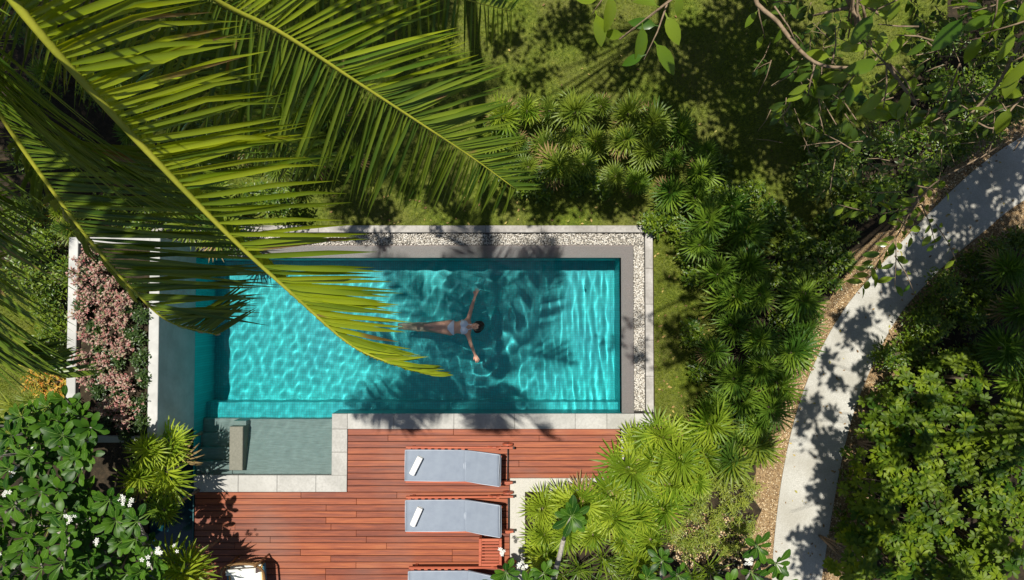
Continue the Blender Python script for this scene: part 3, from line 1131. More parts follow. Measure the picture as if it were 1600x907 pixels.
def body_sdf(x, y, z):
    p = (x, y, z)
    D = ell(p, W3(726, 511, -.045), (.155, .14, .10))                       # rib cage
    D = smin(D, cap(p, W3(730, 504, -.03), W3(730, 518.5, -.03), .062, .062), .05)   # shoulders
    D = smin(D, ell(p, W3(716, 512, -.055), (.13, .104, .075)), .06)        # waist
    D = smin(D, ell(p, W3(705, 512.2, -.06), (.125, .148, .095)), .05)      # hips
    for yy in (506.2, 516.8):
        D = smin(D, ell(p, W3(725.5, yy, .035), (.062, .058, .048)), .025)  # breasts
    D = smin(D, cap(p, W3(733, 511, -.02), W3(739, 510.5, -.005), .052, .046), .03)  # neck
    D = smin(D, ell(p, W3(745, 510, .0), (.105, .075, .092)), .02)          # skull
    D = smin(D, ell(p, W3(741.3, 510.2, .04), (.062, .052, .048)), .02)     # jaw and face
    D = smin(D, cap(p, W3(743.6, 510, .083), W3(742.1, 510, .103), .008, .013), .012)  # nose
    for yy in (507.8, 512.4):
        D = np.maximum(D, -ell(p, W3(744.3, yy, .096), (.013, .018, .012)))
    for yy in (504.2, 516):
        D = smin(D, ell(p, W3(744, yy, .0), (.028, .012, .018)), .008)      # ears
    # legs nearly together, toes pointed
    D = smin(D, cap(p, W3(703, 506.8, -.075), W3(665, 508.2, -.10), .082, .052), .035)
    D = smin(D, cap(p, W3(665, 508.2, -.10), W3(655, 508.0, -.105), .052, .054), .02)
    D = smin(D, cap(p, W3(655, 508.0, -.105), W3(633, 507.8, -.11), .054, .033), .02)
    D = smin(D, cap(p, W3(633, 507.8, -.11), W3(625, 507.2, -.085), .036, .022), .02)
    D = smin(D, cap(p, W3(703, 517.4, -.075), W3(665, 514.2, -.11), .082, .052), .035)
    D = smin(D, cap(p, W3(665, 514.2, -.11), W3(655, 513.8, -.115), .052, .054), .02)
    D = smin(D, cap(p, W3(655, 513.8, -.115), W3(633, 513.0, -.12), .054, .033), .02)
    D = smin(D, cap(p, W3(633, 513.0, -.12), W3(625.5, 512.8, -.095), .036, .022), .02)
    for fx, fy, fz in ((625, 507.2, -.085), (625.5, 512.8, -.095)):
        q = W3(fx, fy, fz)
        for k in range(5):
            o = (k - 2) * .012
            D = smin(D, cap(p, (q[0], q[1] + o * .8, q[2]), (q[0] - .03 + abs(k - 1) * .004, q[1] + o, q[2] + .006), .011, .008), .008)
    # arms stretched to both sides
    sh, el_, wr = W3(731, 503.5, -.025), W3(737, 481, -.055), W3(742.5, 463.5, -.035)
    D = smin(D, cap(p, sh, el_, .050, .036), .04)
    D = smin(D, cap(p, el_, wr, .037, .024), .02)
    hd = np.array(wr) - np.array(el_)
    for a, b3, ra, rb in hand_caps(wr, hd, (hd[1], -hd[0], 0)):
        D = smin(D, cap(p, a, b3, ra, rb), .006)
    sh, el_, wr = W3(731, 519.5, -.025), W3(736, 538.5, -.065), W3(742.2, 553.5, -.05)
    D = smin(D, cap(p, sh, el_, .050, .036), .04)
    D = smin(D, cap(p, el_, wr, .037, .024), .02)
    hd = np.array(wr) - np.array(el_)
    for a, b3, ra, rb in hand_caps(wr, hd, (-hd[1], hd[0], 0)):
        D = smin(D, cap(p, a, b3, ra, rb), .006)
    return D


lo = W3(618, 572, 0)
hi = W3(758, 448, 0)
lo = (lo[0], lo[1], -.21)
hi = (hi[0], hi[1], .15)
root = W3(715, 512, 0)
person = tag(empty('person', (root[0], root[1], .045)), 'woman in a white bikini floating on her back in the pool, arms spread wide', 'person')


def sdf_part(name, fn, lo, hi, h, mat):
    V, F = surface_nets(fn, lo, hi, h)
    V = V - np.array(root)
    o = link(name, mesh_np(name, V, F, mat), person)
    recv(o)
    return o


sdf_part('body', body_sdf, lo, hi, .0068, M['skin'])


def shell(region, th=.007):
    return lambda x, y, z: np.maximum(body_sdf(x, y, z) - th, region((x, y, z)))


def reg_top(p):
    c1, c2 = W3(725.3, 506.2, .05), W3(725.3, 516.8, .05)
    cups = np.minimum(ell(p, c1, (.078, .072, .11)), ell(p, c2, (.078, .072, .11)))
    band = np.maximum(np.abs(p[0] - W3(721.8, 511, 0)[0]) - .014, -1)
    st = np.minimum(cap(p, c1, W3(737.5, 507.5, .03), .011, .009), cap(p, c2, W3(737.5, 514, .03), .011, .009))
    arms = np.abs(p[1] - W3(726, 511, 0)[1]) - .15
    return np.maximum(np.minimum(np.minimum(cups, band), st), arms)


def reg_bot(p):
    cx_, cy_, _ = W3(705.5, 512.2, 0)
    u = p[0] - cx_
    v = np.abs(p[1] - cy_)
    # brief: wide at the waist side (+x), narrowing to the crotch (-x)
    top = np.maximum(u - .055, -u - .075)
    edge = v - (.03 + np.clip((u + .075) / .11, 0, 1.3) * .13)
    return np.maximum(top, edge)


def box3(a, b2, z0, z1):
    return (min(a[0], b2[0]), min(a[1], b2[1]), z0), (max(a[0], b2[0]), max(a[1], b2[1]), z1)


l1, h1 = box3(W3(715, 528, 0), W3(741, 495, 0), -.17, .13)
sdf_part('bikini_top', shell(reg_top), l1, h1, .006, M['bikini'])
l1, h1 = box3(W3(694, 530, 0), W3(714, 495, 0), -.19, .09)
sdf_part('bikini_bottom', shell(reg_bot), l1, h1, .006, M['bikini'])


def hair_sdf(x, y, z):
    p = (x, y, z)
    D = ell(p, W3(746.5, 510, -.015), (.115, .092, .10))
    D = smin(D, ell(p, W3(749.5, 509, -.05), (.10, .10, .055)), .03)
    D = smin(D, ell(p, W3(746, 517, -.055), (.07, .05, .03)), .03)
    D = D + .004 * np.sin(70 * y + 30 * x) * np.sin(55 * z)
    face = ell(p, W3(740.4, 510.2, .09), (.088, .066, .09))
    return np.maximum(D, -face)


l1, h1 = box3(W3(733, 524, 0), W3(762, 495, 0), -.13, .11)
sdf_part('hair', hair_sdf, l1, h1, .007, M['hair'])
mb = MB()
for yy in (507.9, 512.4):
    q = W3(744.3, yy, .0905)
    mb.tube([(q[0] - .001 - root[0], q[1] - .012 - root[1], q[2]), (q[0] - .004 - root[0], q[1] - root[1], q[2] + .001), (q[0] - .001 - root[0], q[1] + .012 - root[1], q[2])], [.002, .0035, .002], 6)
mb.build('eyelashes', M['eyes'], person, True)
mb = MB()
q = W3(739.9, 510.2, .0905)
mb.tube([(q[0] - root[0], q[1] - .018 - root[1], q[2] - .003), (q[0] - .002 - root[0], q[1] - root[1], q[2] + .001), (q[0] - root[0], q[1] + .018 - root[1], q[2] - .003)], [.002, .007, .002], 6)
mb.build('lips', M['lips'], person, True)

# ------------------------------------------------------------------ SUN LOUNGERS, TOWELS, SIDE TABLE, ARMCHAIR
ZD = 0.046


def cushion_mesh(name, L, Wd, T):
    n, k = 14, 8
    xs = np.linspace(0, L, n)
    mb = MB()
    rings = []
    for i, x in enumerate(xs):
        e = min(1, min(i, n - 1 - i) / 1.0)
        ring = []
        for j in range(24):
            a = 2 * math.pi * j / 24
            c, s_ = math.cos(a), math.sin(a)
            y = math.copysign(abs(c) ** 0.28, c) * Wd / 2
            z = math.copysign(abs(s_) ** 0.45, s_) * T / 2
            puff = 1 + 0.05 * math.sin(math.pi * x / L) * (1 - (2 * y / Wd) ** 2)
            sh = 1 if 0 < i < n - 1 else 0.9
            ring.append((x + (0.012 if i == 0 else -0.012 if i == n - 1 else 0) * 0, y * (0.985 if sh < 1 else 1), z * puff * sh + T / 2))
        rings.append(ring)
    vs = [v for r_ in rings for v in r_]
    fs = []
    for i in range(n - 1):
        for j in range(24):
            a, b2 = i * 24 + j, i * 24 + (j + 1) % 24
            fs.append((a, b2, b2 + 24, a + 24))
    fs.append(tuple(range(24)))
    fs.append(tuple((n - 1) * 24 + j for j in range(24))[::-1])
    mb.add(vs, fs)
    return mb


LL, LW = 1.165, 0.61


def make_lounger():
    root = empty('sun_lounger')
    ra = Matrix.Rotation(-R(30), 3, 'Y')
    c = cushion_mesh('seat_cushion', LL, LW, .075).build('seat_cushion', M['cushion'], root, True)
    c.location = (0, 0, .30)
    c2 = cushion_mesh('back_cushion', .79, LW, .075).build('back_cushion', M['cushion'], root, True)
    c2.location = (LL + .01, 0, .302)
    c2.rotation_euler = (0, -R(30), 0)
    for cu, ln in ((c, LL), (c2, .79)):
        mb = MB()
        for xx in (0.0, ln):
            mb.tube([(xx, -LW / 2 + .012, .062), (xx, 0, .079), (xx, LW / 2 - .012, .062)], .0055, 6)
        for sy in (-1, 1):
            mb.tube([(0, sy * (LW / 2 - .012), .062), (ln / 2, sy * (LW / 2 - .008), .066), (ln, sy * (LW / 2 - .012), .062)], .0055, 6)
        mb.build('piping', M['piping'], cu, True)
    for sy in (-1, 1):
        mb = MB()
        mb.box((1.04, sy * .335, .262), (2.08, .035, .075), bev=.006)
        r_ = mb.build('side_rail', M['teak'], root)
        mb = MB()
        mb.box((2.095, sy * .335, .262), (.03, .045, .05), bev=.008)
        mb.build('end_cap', M['metal'], r_)
        # low arm bracket over the hinge
        mb = MB()
        mb.prism([(-.13, 0), (.13, 0), (.035, .085), (-.035, .085)], -.012, .012)
        rr = Matrix.Rotation(R(90), 3, 'X')
        mb.v = [tuple(rr @ Vector(v) + Vector((1.72, sy * .362, .29))) for v in mb.v]
        mb.build('arm_bracket', M['teak'], root)
        for lx in (.12, 1.78):
            mb = MB()
            mb.box((lx, sy * .30, .112), (.055, .035, .224), bev=.004)
            mb.build('leg', M['teak'], root)
    for i in range(9):
        mb = MB()
        mb.box((.07 + i * .13, 0, .2875), (.07, .632, .018), bev=.003)
        mb.build('slat', M['teak'], root)
    mb = MB()
    for sy in (-.25, .25):
        mb.box((.40, sy, -.018), (.78, .03, .026))
    for i in range(6):
        mb.box((.05 + i * .14, 0, -.004), (.06, .56, .012))
    o = mb.build('backrest_frame', M['teak'], root)
    o.location = (LL + .01, 0, .302)
    o.rotation_euler = (0, -R(30), 0)
    mb = MB()
    mb.tube([(1.98, -.40, .13), (1.98, .40, .13)], .011, 8)
    mb.build('axle', M['metal'], root, True)
    for sy in (-1, 1):
        mb = MB()
        mb.tube([(1.98, sy * .375 - .017, .105), (1.98, sy * .375 + .017, .105)], .105, 18)
        mb.build('wheel', M['teak'], root)
    mb = MB()
    mb.tube([(1.62, -.16, .27), (1.70, -.16, .50)], .012, 6)
    mb.tube([(1.62, .16, .27), (1.70, .16, .50)], .012, 6)
    mb.build('prop', M['metal'], root)
    return root


def copy_tree(o, parent=None):
    c = o.copy()
    COL.objects.link(c)
    c.parent = parent
    for ch in [q for q in ALLOBJ if q.parent == o]:
        copy_tree(ch, c)
    return c


lg = make_lounger()
ALLOBJ = list(COL.objects)
lspots = [((633, 727.5), 'sun lounger with grey blue cushion nearest the pool coping, crossed by a palm shadow'),
          ((633, 806.5), 'middle sun lounger with grey blue cushion beside the slatted side table'),
          ((638, 917.5), 'sun lounger cut off by the bottom edge of the photo, no towel on it')]
for i, ((px, py), lab) in enumerate(lspots):
    o = lg if i == 0 else copy_tree(lg)
    p = P(px, py, .40)
    o.location = (p.x + (0, .006, 0)[i], p.y, ZD)
    o.rotation_euler = (0, 0, R((-.4, .3, .2)[i]))
    tag(o, lab, 'sun lounger', 'sun loungers in a row on the deck')


def make_towel(loc, rz, lab):
    root = tag(empty('rolled_towel', loc, rz), lab, 'towel', 'rolled white towels on the loungers')
    mb = MB()
    n = 40
    pr, th = [], []
    # spiral roll extruded along x
    outer, inner = [], []
    for i in range(n + 1):
        a = i / n * 2 * math.pi * 2.4
        r0 = .022 + .040 * i / n
        outer.append((math.cos(a) * (r0 + .008), math.sin(a) * (r0 + .008)))
        inner.append((math.cos(a) * (r0 - .008), math.sin(a) * (r0 - .008)))
    L2 = .185
    vs, fs = [], []
    xs = [-L2, -L2 + .015, -.06, .05, L2 - .015, L2]
    for xi, x in enumerate(xs):
        for q in range(n + 1):
            sc = .94 if xi in (0, 5) else 1.0
            w = 1 + .02 * math.sin(9 * x + q * .4)
            for pt in (outer[q], inner[q]):
                vs.append((x, pt[0] * sc * w, (pt[1] * sc) * .92 * w + .062))
    m_ = 2 * (n + 1)
    for xi in range(len(xs) - 1):
        for q in range(n):
            a = xi * m_ + 2 * q
            fs.append((a, a + 2, a + 2 + m_, a + m_))
            fs.append((a + 1, a + 1 + m_, a + 3 + m_, a + 3))
    for xi in (0, len(xs) - 1):
        for q in range(n):
            a = xi * m_ + 2 * q
            fs.append((a, a + 1, a + 3, a + 2))
    a = 2 * n
    for xi in range(len(xs) - 1):
        fs.append((xi * m_ + a, xi * m_ + a + 1, (xi + 1) * m_ + a + 1, (xi + 1) * m_ + a))
    mb.add(vs, fs)
    mb.build('towel_roll', M['towel'], root, True)
    return root


zt = ZD + .30 + .077
make_towel(P(650.5, 728, zt + .06).xy.to_3d() + Vector((0, 0, zt)), R(63), 'rolled white towel on the lounger nearest the pool')
make_towel(P(651, 807.5, zt + .06).xy.to_3d() + Vector((0, 0, zt)), R(66), 'rolled white towel on the middle lounger')

# slatted side table
c = P(766, 863, .42)
st = tag(empty('side_table', (c.x, c.y, ZD)), 'low red wood slatted side table between the middle and bottom loungers', 'side table')
TW, TL = .44, .52
for sx in (-1, 1):
    mb = MB(); mb.box((sx * (TW / 2 - .025), 0, .385), (.05, TL, .03), bev=.004); mb.build('top_frame', M['teak'], st)
    mb = MB(); mb.box((0, sx * (TL / 2 - .025), .385), (TW - .104, .05, .03), bev=.004); mb.build('top_frame', M['teak'], st)
    for sy in (-1, 1):
        mb = MB(); mb.box((sx * (TW / 2 - .03), sy * (TL / 2 - .03), .184), (.045, .045, .366), bev=.004); mb.build('leg', M['teak'], st)
for i in range(7):
    mb = MB(); mb.box((0, -TL / 2 + .083 + i * .059, .388), (TW - .106, .036, .018), bev=.003); mb.build('slat', M['teak'], st)

# rattan armchair at the bottom edge
c = P(386, 904, .45)
ch = tag(empty('armchair', (c.x, c.y, ZD), R(4)), 'brown rattan armchair with white cushion and striped edges at the bottom edge', 'armchair')
arc = [(-.40, .10, .60), (-.385, .22, .64), (-.30, .33, .70), (-.15, .385, .74), (0, .40, .75), (.15, .385, .74), (.30, .33, .70), (.385, .22, .64), (.40, .10, .60), (.41, -.28, .58)]
arc = [(-.41, -.28, .58)] + arc
mb = MB(); mb.tube(smooth_path(arc, 40), .022, 8); mb.build('top_rail', M['rattan'], ch, True)
mb = MB()
for i in range(22):
    a = R(8 + 164 * i / 21)
    mb.tube([(.395 * math.cos(a), .13 + .27 * math.sin(a), .73 - .1 * abs(math.cos(a))), (.34 * math.cos(a), .10 + .24 * math.sin(a), .36)], .006, 5)
mb.build('woven_back', M['rattan'], ch, True)
for sx in (-1, 1):
    mb = MB(); mb.tube([(sx * .31, .34, .80), (sx * .29, .31, .4), (sx * .30, .30, 0)], [.014, .02, .018], 8); mb.build('leg', M['rattan'], ch, True)
    mb = MB(); mb.tube([(sx * .41, -.28, .58), (sx * .37, -.28, .3), (sx * .36, -.28, 0)], .02, 8); mb.build('leg', M['rattan'], ch, True)
mb = MB(); mb.box((0, -.02, .335), (.66, .58, .05), bev=.02); mb.build('seat_frame', M['rattan'], ch)
mb = MB(); mb.box((0, -.03, .415), (.60, .56, .10), bev=.03); sc_ = mb.build('seat_cushion', M['cream'], ch)
mb = MB(); mb.box((0, .20, .56), (.56, .10, .30), rot=Matrix.Rotation(R(-12), 3, 'X'), bev=.03); bc = mb.build('back_cushion', M['cream'], ch)
for sx in (-1, 1):
    mb = MB(); mb.box((sx * .315, -.03, .413), (.026, .56, .104), bev=.01); mb.build('stripe', M['gold'], sc_)
    mb = MB(); mb.box((sx * .345, -.03, .41), (.03, .56, .11), bev=.01); mb.build('stripe', M['blue'], sc_)

# ------------------------------------------------------------------ COCONUT PALMS
def leaflet(p, d, up, L, Wd, droop, kt, kang, fold=.45, steps=7, roll=0.0):
    d = d.normalized()
    pos = Vector(p)
    ds = L / steps
    rings = []
    up = (Matrix.Rotation(roll, 3, d) @ up)
    kinked = False
    for i in range(steps + 1):
        t = i / steps
        n_ = up - d * up.dot(d)
        n_ = n_.normalized() if n_.length > 1e-4 else d.orthogonal().normalized()
        s_ = d.cross(n_)
        w = Wd / 2 * (min(1, .35 + t / .15) if t < .15 else 1) * (1 if t < .45 else max(0.03, 1 - ((t - .45) / .55) ** 1.5))
        f = fold * (1 - .6 * t)
        rings.append((pos - s_ * w + n_ * f * w, Vector(pos), pos + s_ * w + n_ * f * w))
        d = d + Vector((0, 0, -1)) * droop * ds * (0.3 + t)
        if not kinked and t >= kt:
            h_ = Vector((d.x, d.y, 0))
            d = d + Vector((0, 0, -1)) * math.tan(kang)
            kinked = True
        d.normalize()
        pos = pos + d * ds
    v = [q for r_ in rings for q in r_]
    f = []
    for i in range(steps):
        a = 3 * i
        f += [(a, a + 3, a + 4, a + 1), (a + 1, a + 4, a + 5, a + 2)]
    return v, f


class Palm:
    def __init__(s, base, label):
        s.root = tag(empty('coconut_palm', base), label, 'palm tree', 'coconut palms')
        s.base = Vector(base)
        s.mv, s.mf, s.n = [], [], 0
        s.count = 0

    def frond(s, pts, n, L, sides, Wd=.042, r0=.02, individual=False, clip=False, t0=.12, rmat='rachis'):
        path = smooth_path(pts, 48)
        path = [p - s.base for p in path]
        seg = [0]
        for i in range(len(path) - 1):
            seg.append(seg[-1] + (path[i + 1] - path[i]).length)
        tot = seg[-1]
        mb = MB()
        mb.tube(path, [r0 * (1 - .82 * (q / tot)) for q in seg], 7)
        if clip and any(in_frame(q + s.base, 0) for q in path):
            return
        fr = mb.build('frond', M[rmat], s.root, True)

        def at(t):
            q = t * tot
            k = 0
            while k < len(seg) - 2 and seg[k + 1] < q:
                k += 1
            u = (q - seg[k]) / max(1e-6, seg[k + 1] - seg[k])
            return path[k].lerp(path[k + 1], u), (path[k + 1] - path[k]).normalized()
        for side in (-1, 1):
            sp = sides[0] if side < 0 else sides[1]
            for i in range(n):
                t = t0 + (1 - t0) * (i + .5 + random.uniform(-.22, .22)) / n
                p, fw = at(min(t, .998))
                upv = Vector((0, 0, 1))
                sv = fw.cross(upv)
                sv = sv.normalized() * (1 if side > 0 else -1)     # +1: to the right of the way the frond runs
                nv = sv.cross(fw) * (1 if side > 0 else -1)
                if nv.z < 0:
                    nv = -nv
                a = R(sp['a0'] + (sp['a1'] - sp['a0']) * t ** 1.3 + random.uniform(-4, 4) * (1 + t))
                e = R(sp.get('el', 10) + random.uniform(-6, 6))
                d = (sv * math.cos(a) + fw * math.sin(a)) * math.cos(e) + nv * math.sin(e)
                if sp.get('drop') and t > .5 and random.random() < sp['drop']:
                    continue
                ln = sp.get('len', 1) * L * (0.62 + 0.38 * math.sin(math.pi * min(1, (t + .12) * .85))) * (1 if t < .7 else 1 - (t - .7) * sp.get('taper', 1.5)) * random.uniform(.9, 1.06)
                kt = random.uniform(.45, .62) if random.random() < sp.get('kp', .7) else 2
                v, f = leaflet(p, d, nv, ln, Wd * random.uniform(.85, 1.1) * (.72 + .5 * t if t < .8 else .9), sp.get('droop', .9), kt, R(random.uniform(.4, 1.2) * sp.get('kink', 25)), roll=R(random.uniform(-14, 14) + sp.get('roll', 0)))
                if clip and any(in_frame(q + s.base) for q in v[::6]):
                    continue
                if individual and s.count < 300:
                    me = bpy.data.meshes.new('leaflet')
                    me.from_pydata([tuple(q) for q in v], [], f)
                    me.polygons.foreach_set('use_smooth', [True] * len(f))
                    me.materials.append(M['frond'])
                    link('leaflet', me, fr)
                    s.count += 1
                else:
                    s.mv += [tuple(q) for q in v]
                    s.mf += [tuple(j + s.n for j in q) for q in f]
                    s.n += len(v)

    def finish(s, trunk, r0=.17, r1=.11):
        mb = MB()
        pts = smooth_path(trunk, 60)
        mb.tube([p - s.base for p in pts], [(r0 + (r1 - r0) * i / 59) * (1 + .05 * (i % 2)) * (1.5 - .5 * min(1, i / 4)) for i in range(60)], 14)
        mb.build('trunk', M['palmtrunk'], s.root, True)
        top = pts[-1] - s.base
        mb = MB()
        for k in range(9):
            a = k * 2.4
            q = top + Vector((math.cos(a) * .2, math.sin(a) * .2, -.1 - .05 * (k % 3)))
            V, F = ico()
            mb.add([(q.x + v[0] * .11, q.y + v[1] * .11, q.z + v[2] * .13) for v in V], [tuple(f) for f in F])
        for_nuts = mb.build('coconuts', M['fan'], s.root, True)
        for_nuts['kind'] = 'stuff'
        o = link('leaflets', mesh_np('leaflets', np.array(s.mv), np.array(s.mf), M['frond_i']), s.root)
        o['kind'] = 'stuff'


SGN = -1
crown = P(-290, -390, 11.9)
pb = Vector((-1.3, 9.9, -.02))
palm = Palm(pb, 'tall coconut palm whose yellow green fronds reach over the pool from the top left')
# frond 1: over the pool, lit bright; heights fall towards the tip
palm.frond([crown, P(-130, -190, 12.0), P(20, 0, 11.85), P(130, 128, 11.65), P(245, 252, 11.4), P(365, 375, 11.1), P(460, 462, 10.85), P(550, 540, 10.6), P(622, 571, 10.45), P(676, 585, 10.3)], 128, .53,
           [dict(len=.5, a0=5, a1=80, el=-80, droop=1.0, kink=10, kp=.3, taper=2.0), dict(a0=-30, a1=84, el=10, droop=.12, kink=34, kp=.85, taper=1.9, roll=10, drop=.3)][::SGN], Wd=.025, r0=.018, individual=True, t0=.2)
# frond 2: upper middle
palm.frond([crown, P(-60, -260, 11.4), P(180, -105, 10.9), P(340, 2, 10.4), P(440, 52, 10.1), P(560, 130, 9.7), P(660, 195, 9.3), P(740, 248, 8.9), P(806, 296, 8.55)], 118, .86,
           [dict(a0=-4, a1=30, el=-22, droop=.5, kink=12, kp=.3, taper=1.6), dict(a0=18, a1=58, el=14, droop=.15, kink=12, kp=.4, taper=1.9)][::SGN], Wd=.023, r0=.020, individual=True, t0=.2)
# frond 3: left, running down to the planter
palm.frond([crown, P(-170, -90, 11.4), P(0, 178, 10.6), P(75, 288, 10.3), P(150, 388, 10.0), P(210, 455, 9.75), P(265, 503, 9.5), P(338, 523, 9.2)], 135, 1.1,
           [dict(len=.8, a0=-10, a1=88, el=-40, droop=.5, kink=12, kp=.3, taper=2.6), dict(a0=-14, a1=34, el=8, droop=.15, kink=14, kp=.4, taper=2.0)][::SGN], Wd=.026, r0=.020, t0=.2)
# frond 4: far left, only its leaflets reach into the frame
palm.frond([crown, P(-330, -60, 11.0), P(-210, 160, 10.3), P(-150, 330, 9.9), P(-95, 470, 9.5), P(-40, 545, 9.2), P(100, 590, 8.9)], 150, 1.1,
           [dict(a0=10, a1=70, el=-72, droop=.8, kink=12, kp=.3, taper=2.2), dict(a0=-16, a1=56, el=6, droop=.1, kink=10, kp=.3, taper=2.2)][::SGN], Wd=.032, r0=.022, t0=.2)
# frond 5: top, below frond 2
palm.frond([crown, P(60, -330, 10.6), P(300, -190, 9.6), P(470, -95, 8.9), P(610, -40, 8.4), P(730, 0, 7.9), P(800, 18, 7.5)], 76, .95,
           [dict(a0=5, a1=25, el=-35, droop=.8, kink=12, kp=.3, taper=1.4), dict(a0=30, a1=50, el=10, droop=.4, kink=12, kp=.3, taper=1.8)][::SGN], Wd=.032, r0=.02, t0=.25)
# frond 6: low frond between 1 and 2, in the shade
palm.frond([crown, P(-60, -120, 11.1), P(110, -40, 10.2), P(240, 60, 9.4), P(340, 150, 8.8), P(430, 215, 8.3), P(500, 262, 7.9)], 60, .9,
           [dict(a0=5, a1=30, el=-35, droop=.9, kink=12, kp=.3, taper=1.4), dict(a0=30, a1=50, el=0, droop=.6, kink=12, kp=.3, taper=1.8)][::SGN], Wd=.032, r0=.018, t0=.35)
gens = dict(a0=20, a1=50, el=-12, droop=.8, kink=12, kp=.4, taper=1.7)


def gen_frond(pm, c, az, ln, e0=45, sag=1.0, n=46, clip=True, L=.9, t0=.18):
    az = R(az)
    pts = [c]
    e = R(e0)
    q = Vector(c)
    for i in range(7):
        q = q + Vector((math.cos(az) * math.cos(e), math.sin(az) * math.cos(e), math.sin(e))) * ln / 7
        pts.append(q.copy())
        e -= R(15) * sag
    pm.frond(pts, n, L, [gens, gens], Wd=.05, r0=.022, clip=clip, t0=t0)


for az, ln, e0, sg in ((66, 3.2, 40, 1), (100, 3.8, 30, 1), (138, 3.8, 45, 1), (168, 3.9, 30, 1), (195, 3.8, 30, 1), (205, 3.5, 12, .8), (118, 3.2, 65, 1)):
    gen_frond(palm, crown, az, ln, e0, sg, n=44, t0=.27)
gen_frond(palm, crown, -42, 1.9, 62, 1.1)
gen_frond(palm, crown, -95, 1.6, 64, 1.2)
palm.finish([pb, pb + Vector((-.1, -1.2, 2.6)), pb + Vector((-.2, -4.0, 6.4)), crown + Vector((.12, 1.9, -2.2)), crown + Vector((0, .05, -.15))], .15, .09)

# two further palms outside the frame whose crowns shade the top left corner
for base, cr, lab in ((Vector((-12.5, 8.5, -.02)), Vector((-8.8, 5.9, 9.2)), 'shorter coconut palm beyond the top left corner shading the fan palms there'),
                      (Vector((-4.5, 12.5, -.02)), Vector((-4.4, 6.9, 9.6)), 'coconut palm beyond the top edge shading the lawn under the fronds')):
    p2 = Palm(base, lab)
    for k in range(20):
        gen_frond(p2, cr, k * 137.5, 3.3, (50, 25, 5)[k % 3], .9, n=46)
    p2.finish([base, base.lerp(cr, .4) + Vector((0, 0, -.8)), cr + Vector((0, 0, -.1))], .15, .1)

# ------------------------------------------------------------------ FAN PALM SHRUBS
def fan_leaf_mesh(name, pet, rad, nseg, spread, mat, seed):
    r2 = random.Random(seed)
    mb = MB()
    mb.add([(0, -.006, 0), (0, .006, 0), (pet, .004, .0), (pet, -.004, 0)], [(0, 3, 2, 1)])
    for i in range(nseg):
        a = R(-spread / 2 + spread * i / (nseg - 1)) + r2.uniform(-.05, .05)
        l = rad * (1 - .12 * abs(i / (nseg - 1) - .5) * 2) * r2.uniform(.88, 1.05)
        w = rad * .040 * r2.uniform(.8, 1.2)
        ca, sa = math.cos(a), math.sin(a)
        dr = r2.uniform(.05, .4)
        pr = []
        for (u, ww, zz) in ((.02, .25, 0), (.35, .85, .03), (.72, 1.0, -dr * .35), (1.0, .12, -dr)):
            for k in (-1, 0, 1):
                px_, py_ = u * l, k * w * ww
                pr.append((pet + px_ * ca - py_ * sa, px_ * sa + py_ * ca, zz * l + (0.35 * w * ww if k else 0) + .02))
        fs = []
        for q in range(3):
            b3 = 3 * q
            fs += [(b3, b3 + 3, b3 + 4, b3 + 1), (b3 + 1, b3 + 4, b3 + 5, b3 + 2)]
        mb.add(pr, fs)
    return mb.mesh(name, mat, True)


FANM = {}
for key, mt in (('mid', 'fan'), ('lime', 'fanlime'), ('dark', 'fandark')):
    FANM[key] = [fan_leaf_mesh('fan_leaf', pet, rad, ns, sp, M[mt], i) for i, (pet, rad, ns, sp) in enumerate(((.12, .40, 12, 230), (.18, .42, 13, 200), (.06, .36, 11, 180), (.24, .38, 13, 240)))]
stem_me = None
M['fandead'] = leaf_mat('withered_fan_leaf', (0.16, 0.10, 0.04), (0.34, 0.24, 0.10), 0.2, 0.7, 0.2, 1.0, (1, 1, .8))
FANM['dead'] = [fan_leaf_mesh('withered_leaf', .22, .34, 10, 150, M['fandead'], 9)]


def fan_palm(px, py, h, sc, key, label, group, nl=13):
    global stem_me
    c = P(px, py, h)
    root = tag(empty('fan_palm', (c.x, c.y, -.02), random.uniform(0, 6.28)), label, 'fan palm', group)
    if stem_me is None:
        mb = MB()
        mb.tube([(0, 0, 0), (.01, .01, .6), (0, 0, 1.0)], [.035, .03, .02], 7)
        stem_me = mb.mesh('stem', M['bark'], True)
    st_ = link('stem', stem_me, root)
    hh = h - .12
    st_.scale = (1, 1, max(.05, hh))
    for k in range(nl):
        az = k * 2.39996 + random.uniform(-.25, .25)
        u = k / (nl - 1)
        el = R(78 - 74 * u ** .8 + random.uniform(-8, 8))
        o = link('leaf', random.choice(FANM['dead' if (k > nl - 3 and random.random() < .3) else key]), root)
        d = Vector((math.cos(az) * math.cos(el), math.sin(az) * math.cos(el), math.sin(el)))
        B = basis(d, Vector((0, 0, 1)) + rdir(0, 0) * .35).to_4x4()
        s_ = sc * random.uniform(.82, 1.12)
        o.matrix_basis = Matrix.Translation((0, 0, max(.02, hh - .1 * u))) @ B @ Matrix.Diagonal((s_, s_, s_, 1))


def fan_rows(rows, key, h, sc, where, group, jitter=6):
    for rname, pts in rows:
        for i, q in enumerate(pts):
            kk = q[2] if len(q) > 2 else key
            hh = h * random.uniform(.75, 1.25)
            adj = {'mid': 'green', 'lime': 'lime', 'dark': 'dark'}[kk]
            fan_palm(q[0] + random.uniform(-jitter, jitter) * .6, q[1] + random.uniform(-jitter, jitter) * .6, hh, sc * random.uniform(.68, 1.22), kk,
                     f'{adj} fan palm, {ORD[i]} {rname} {where}', group)


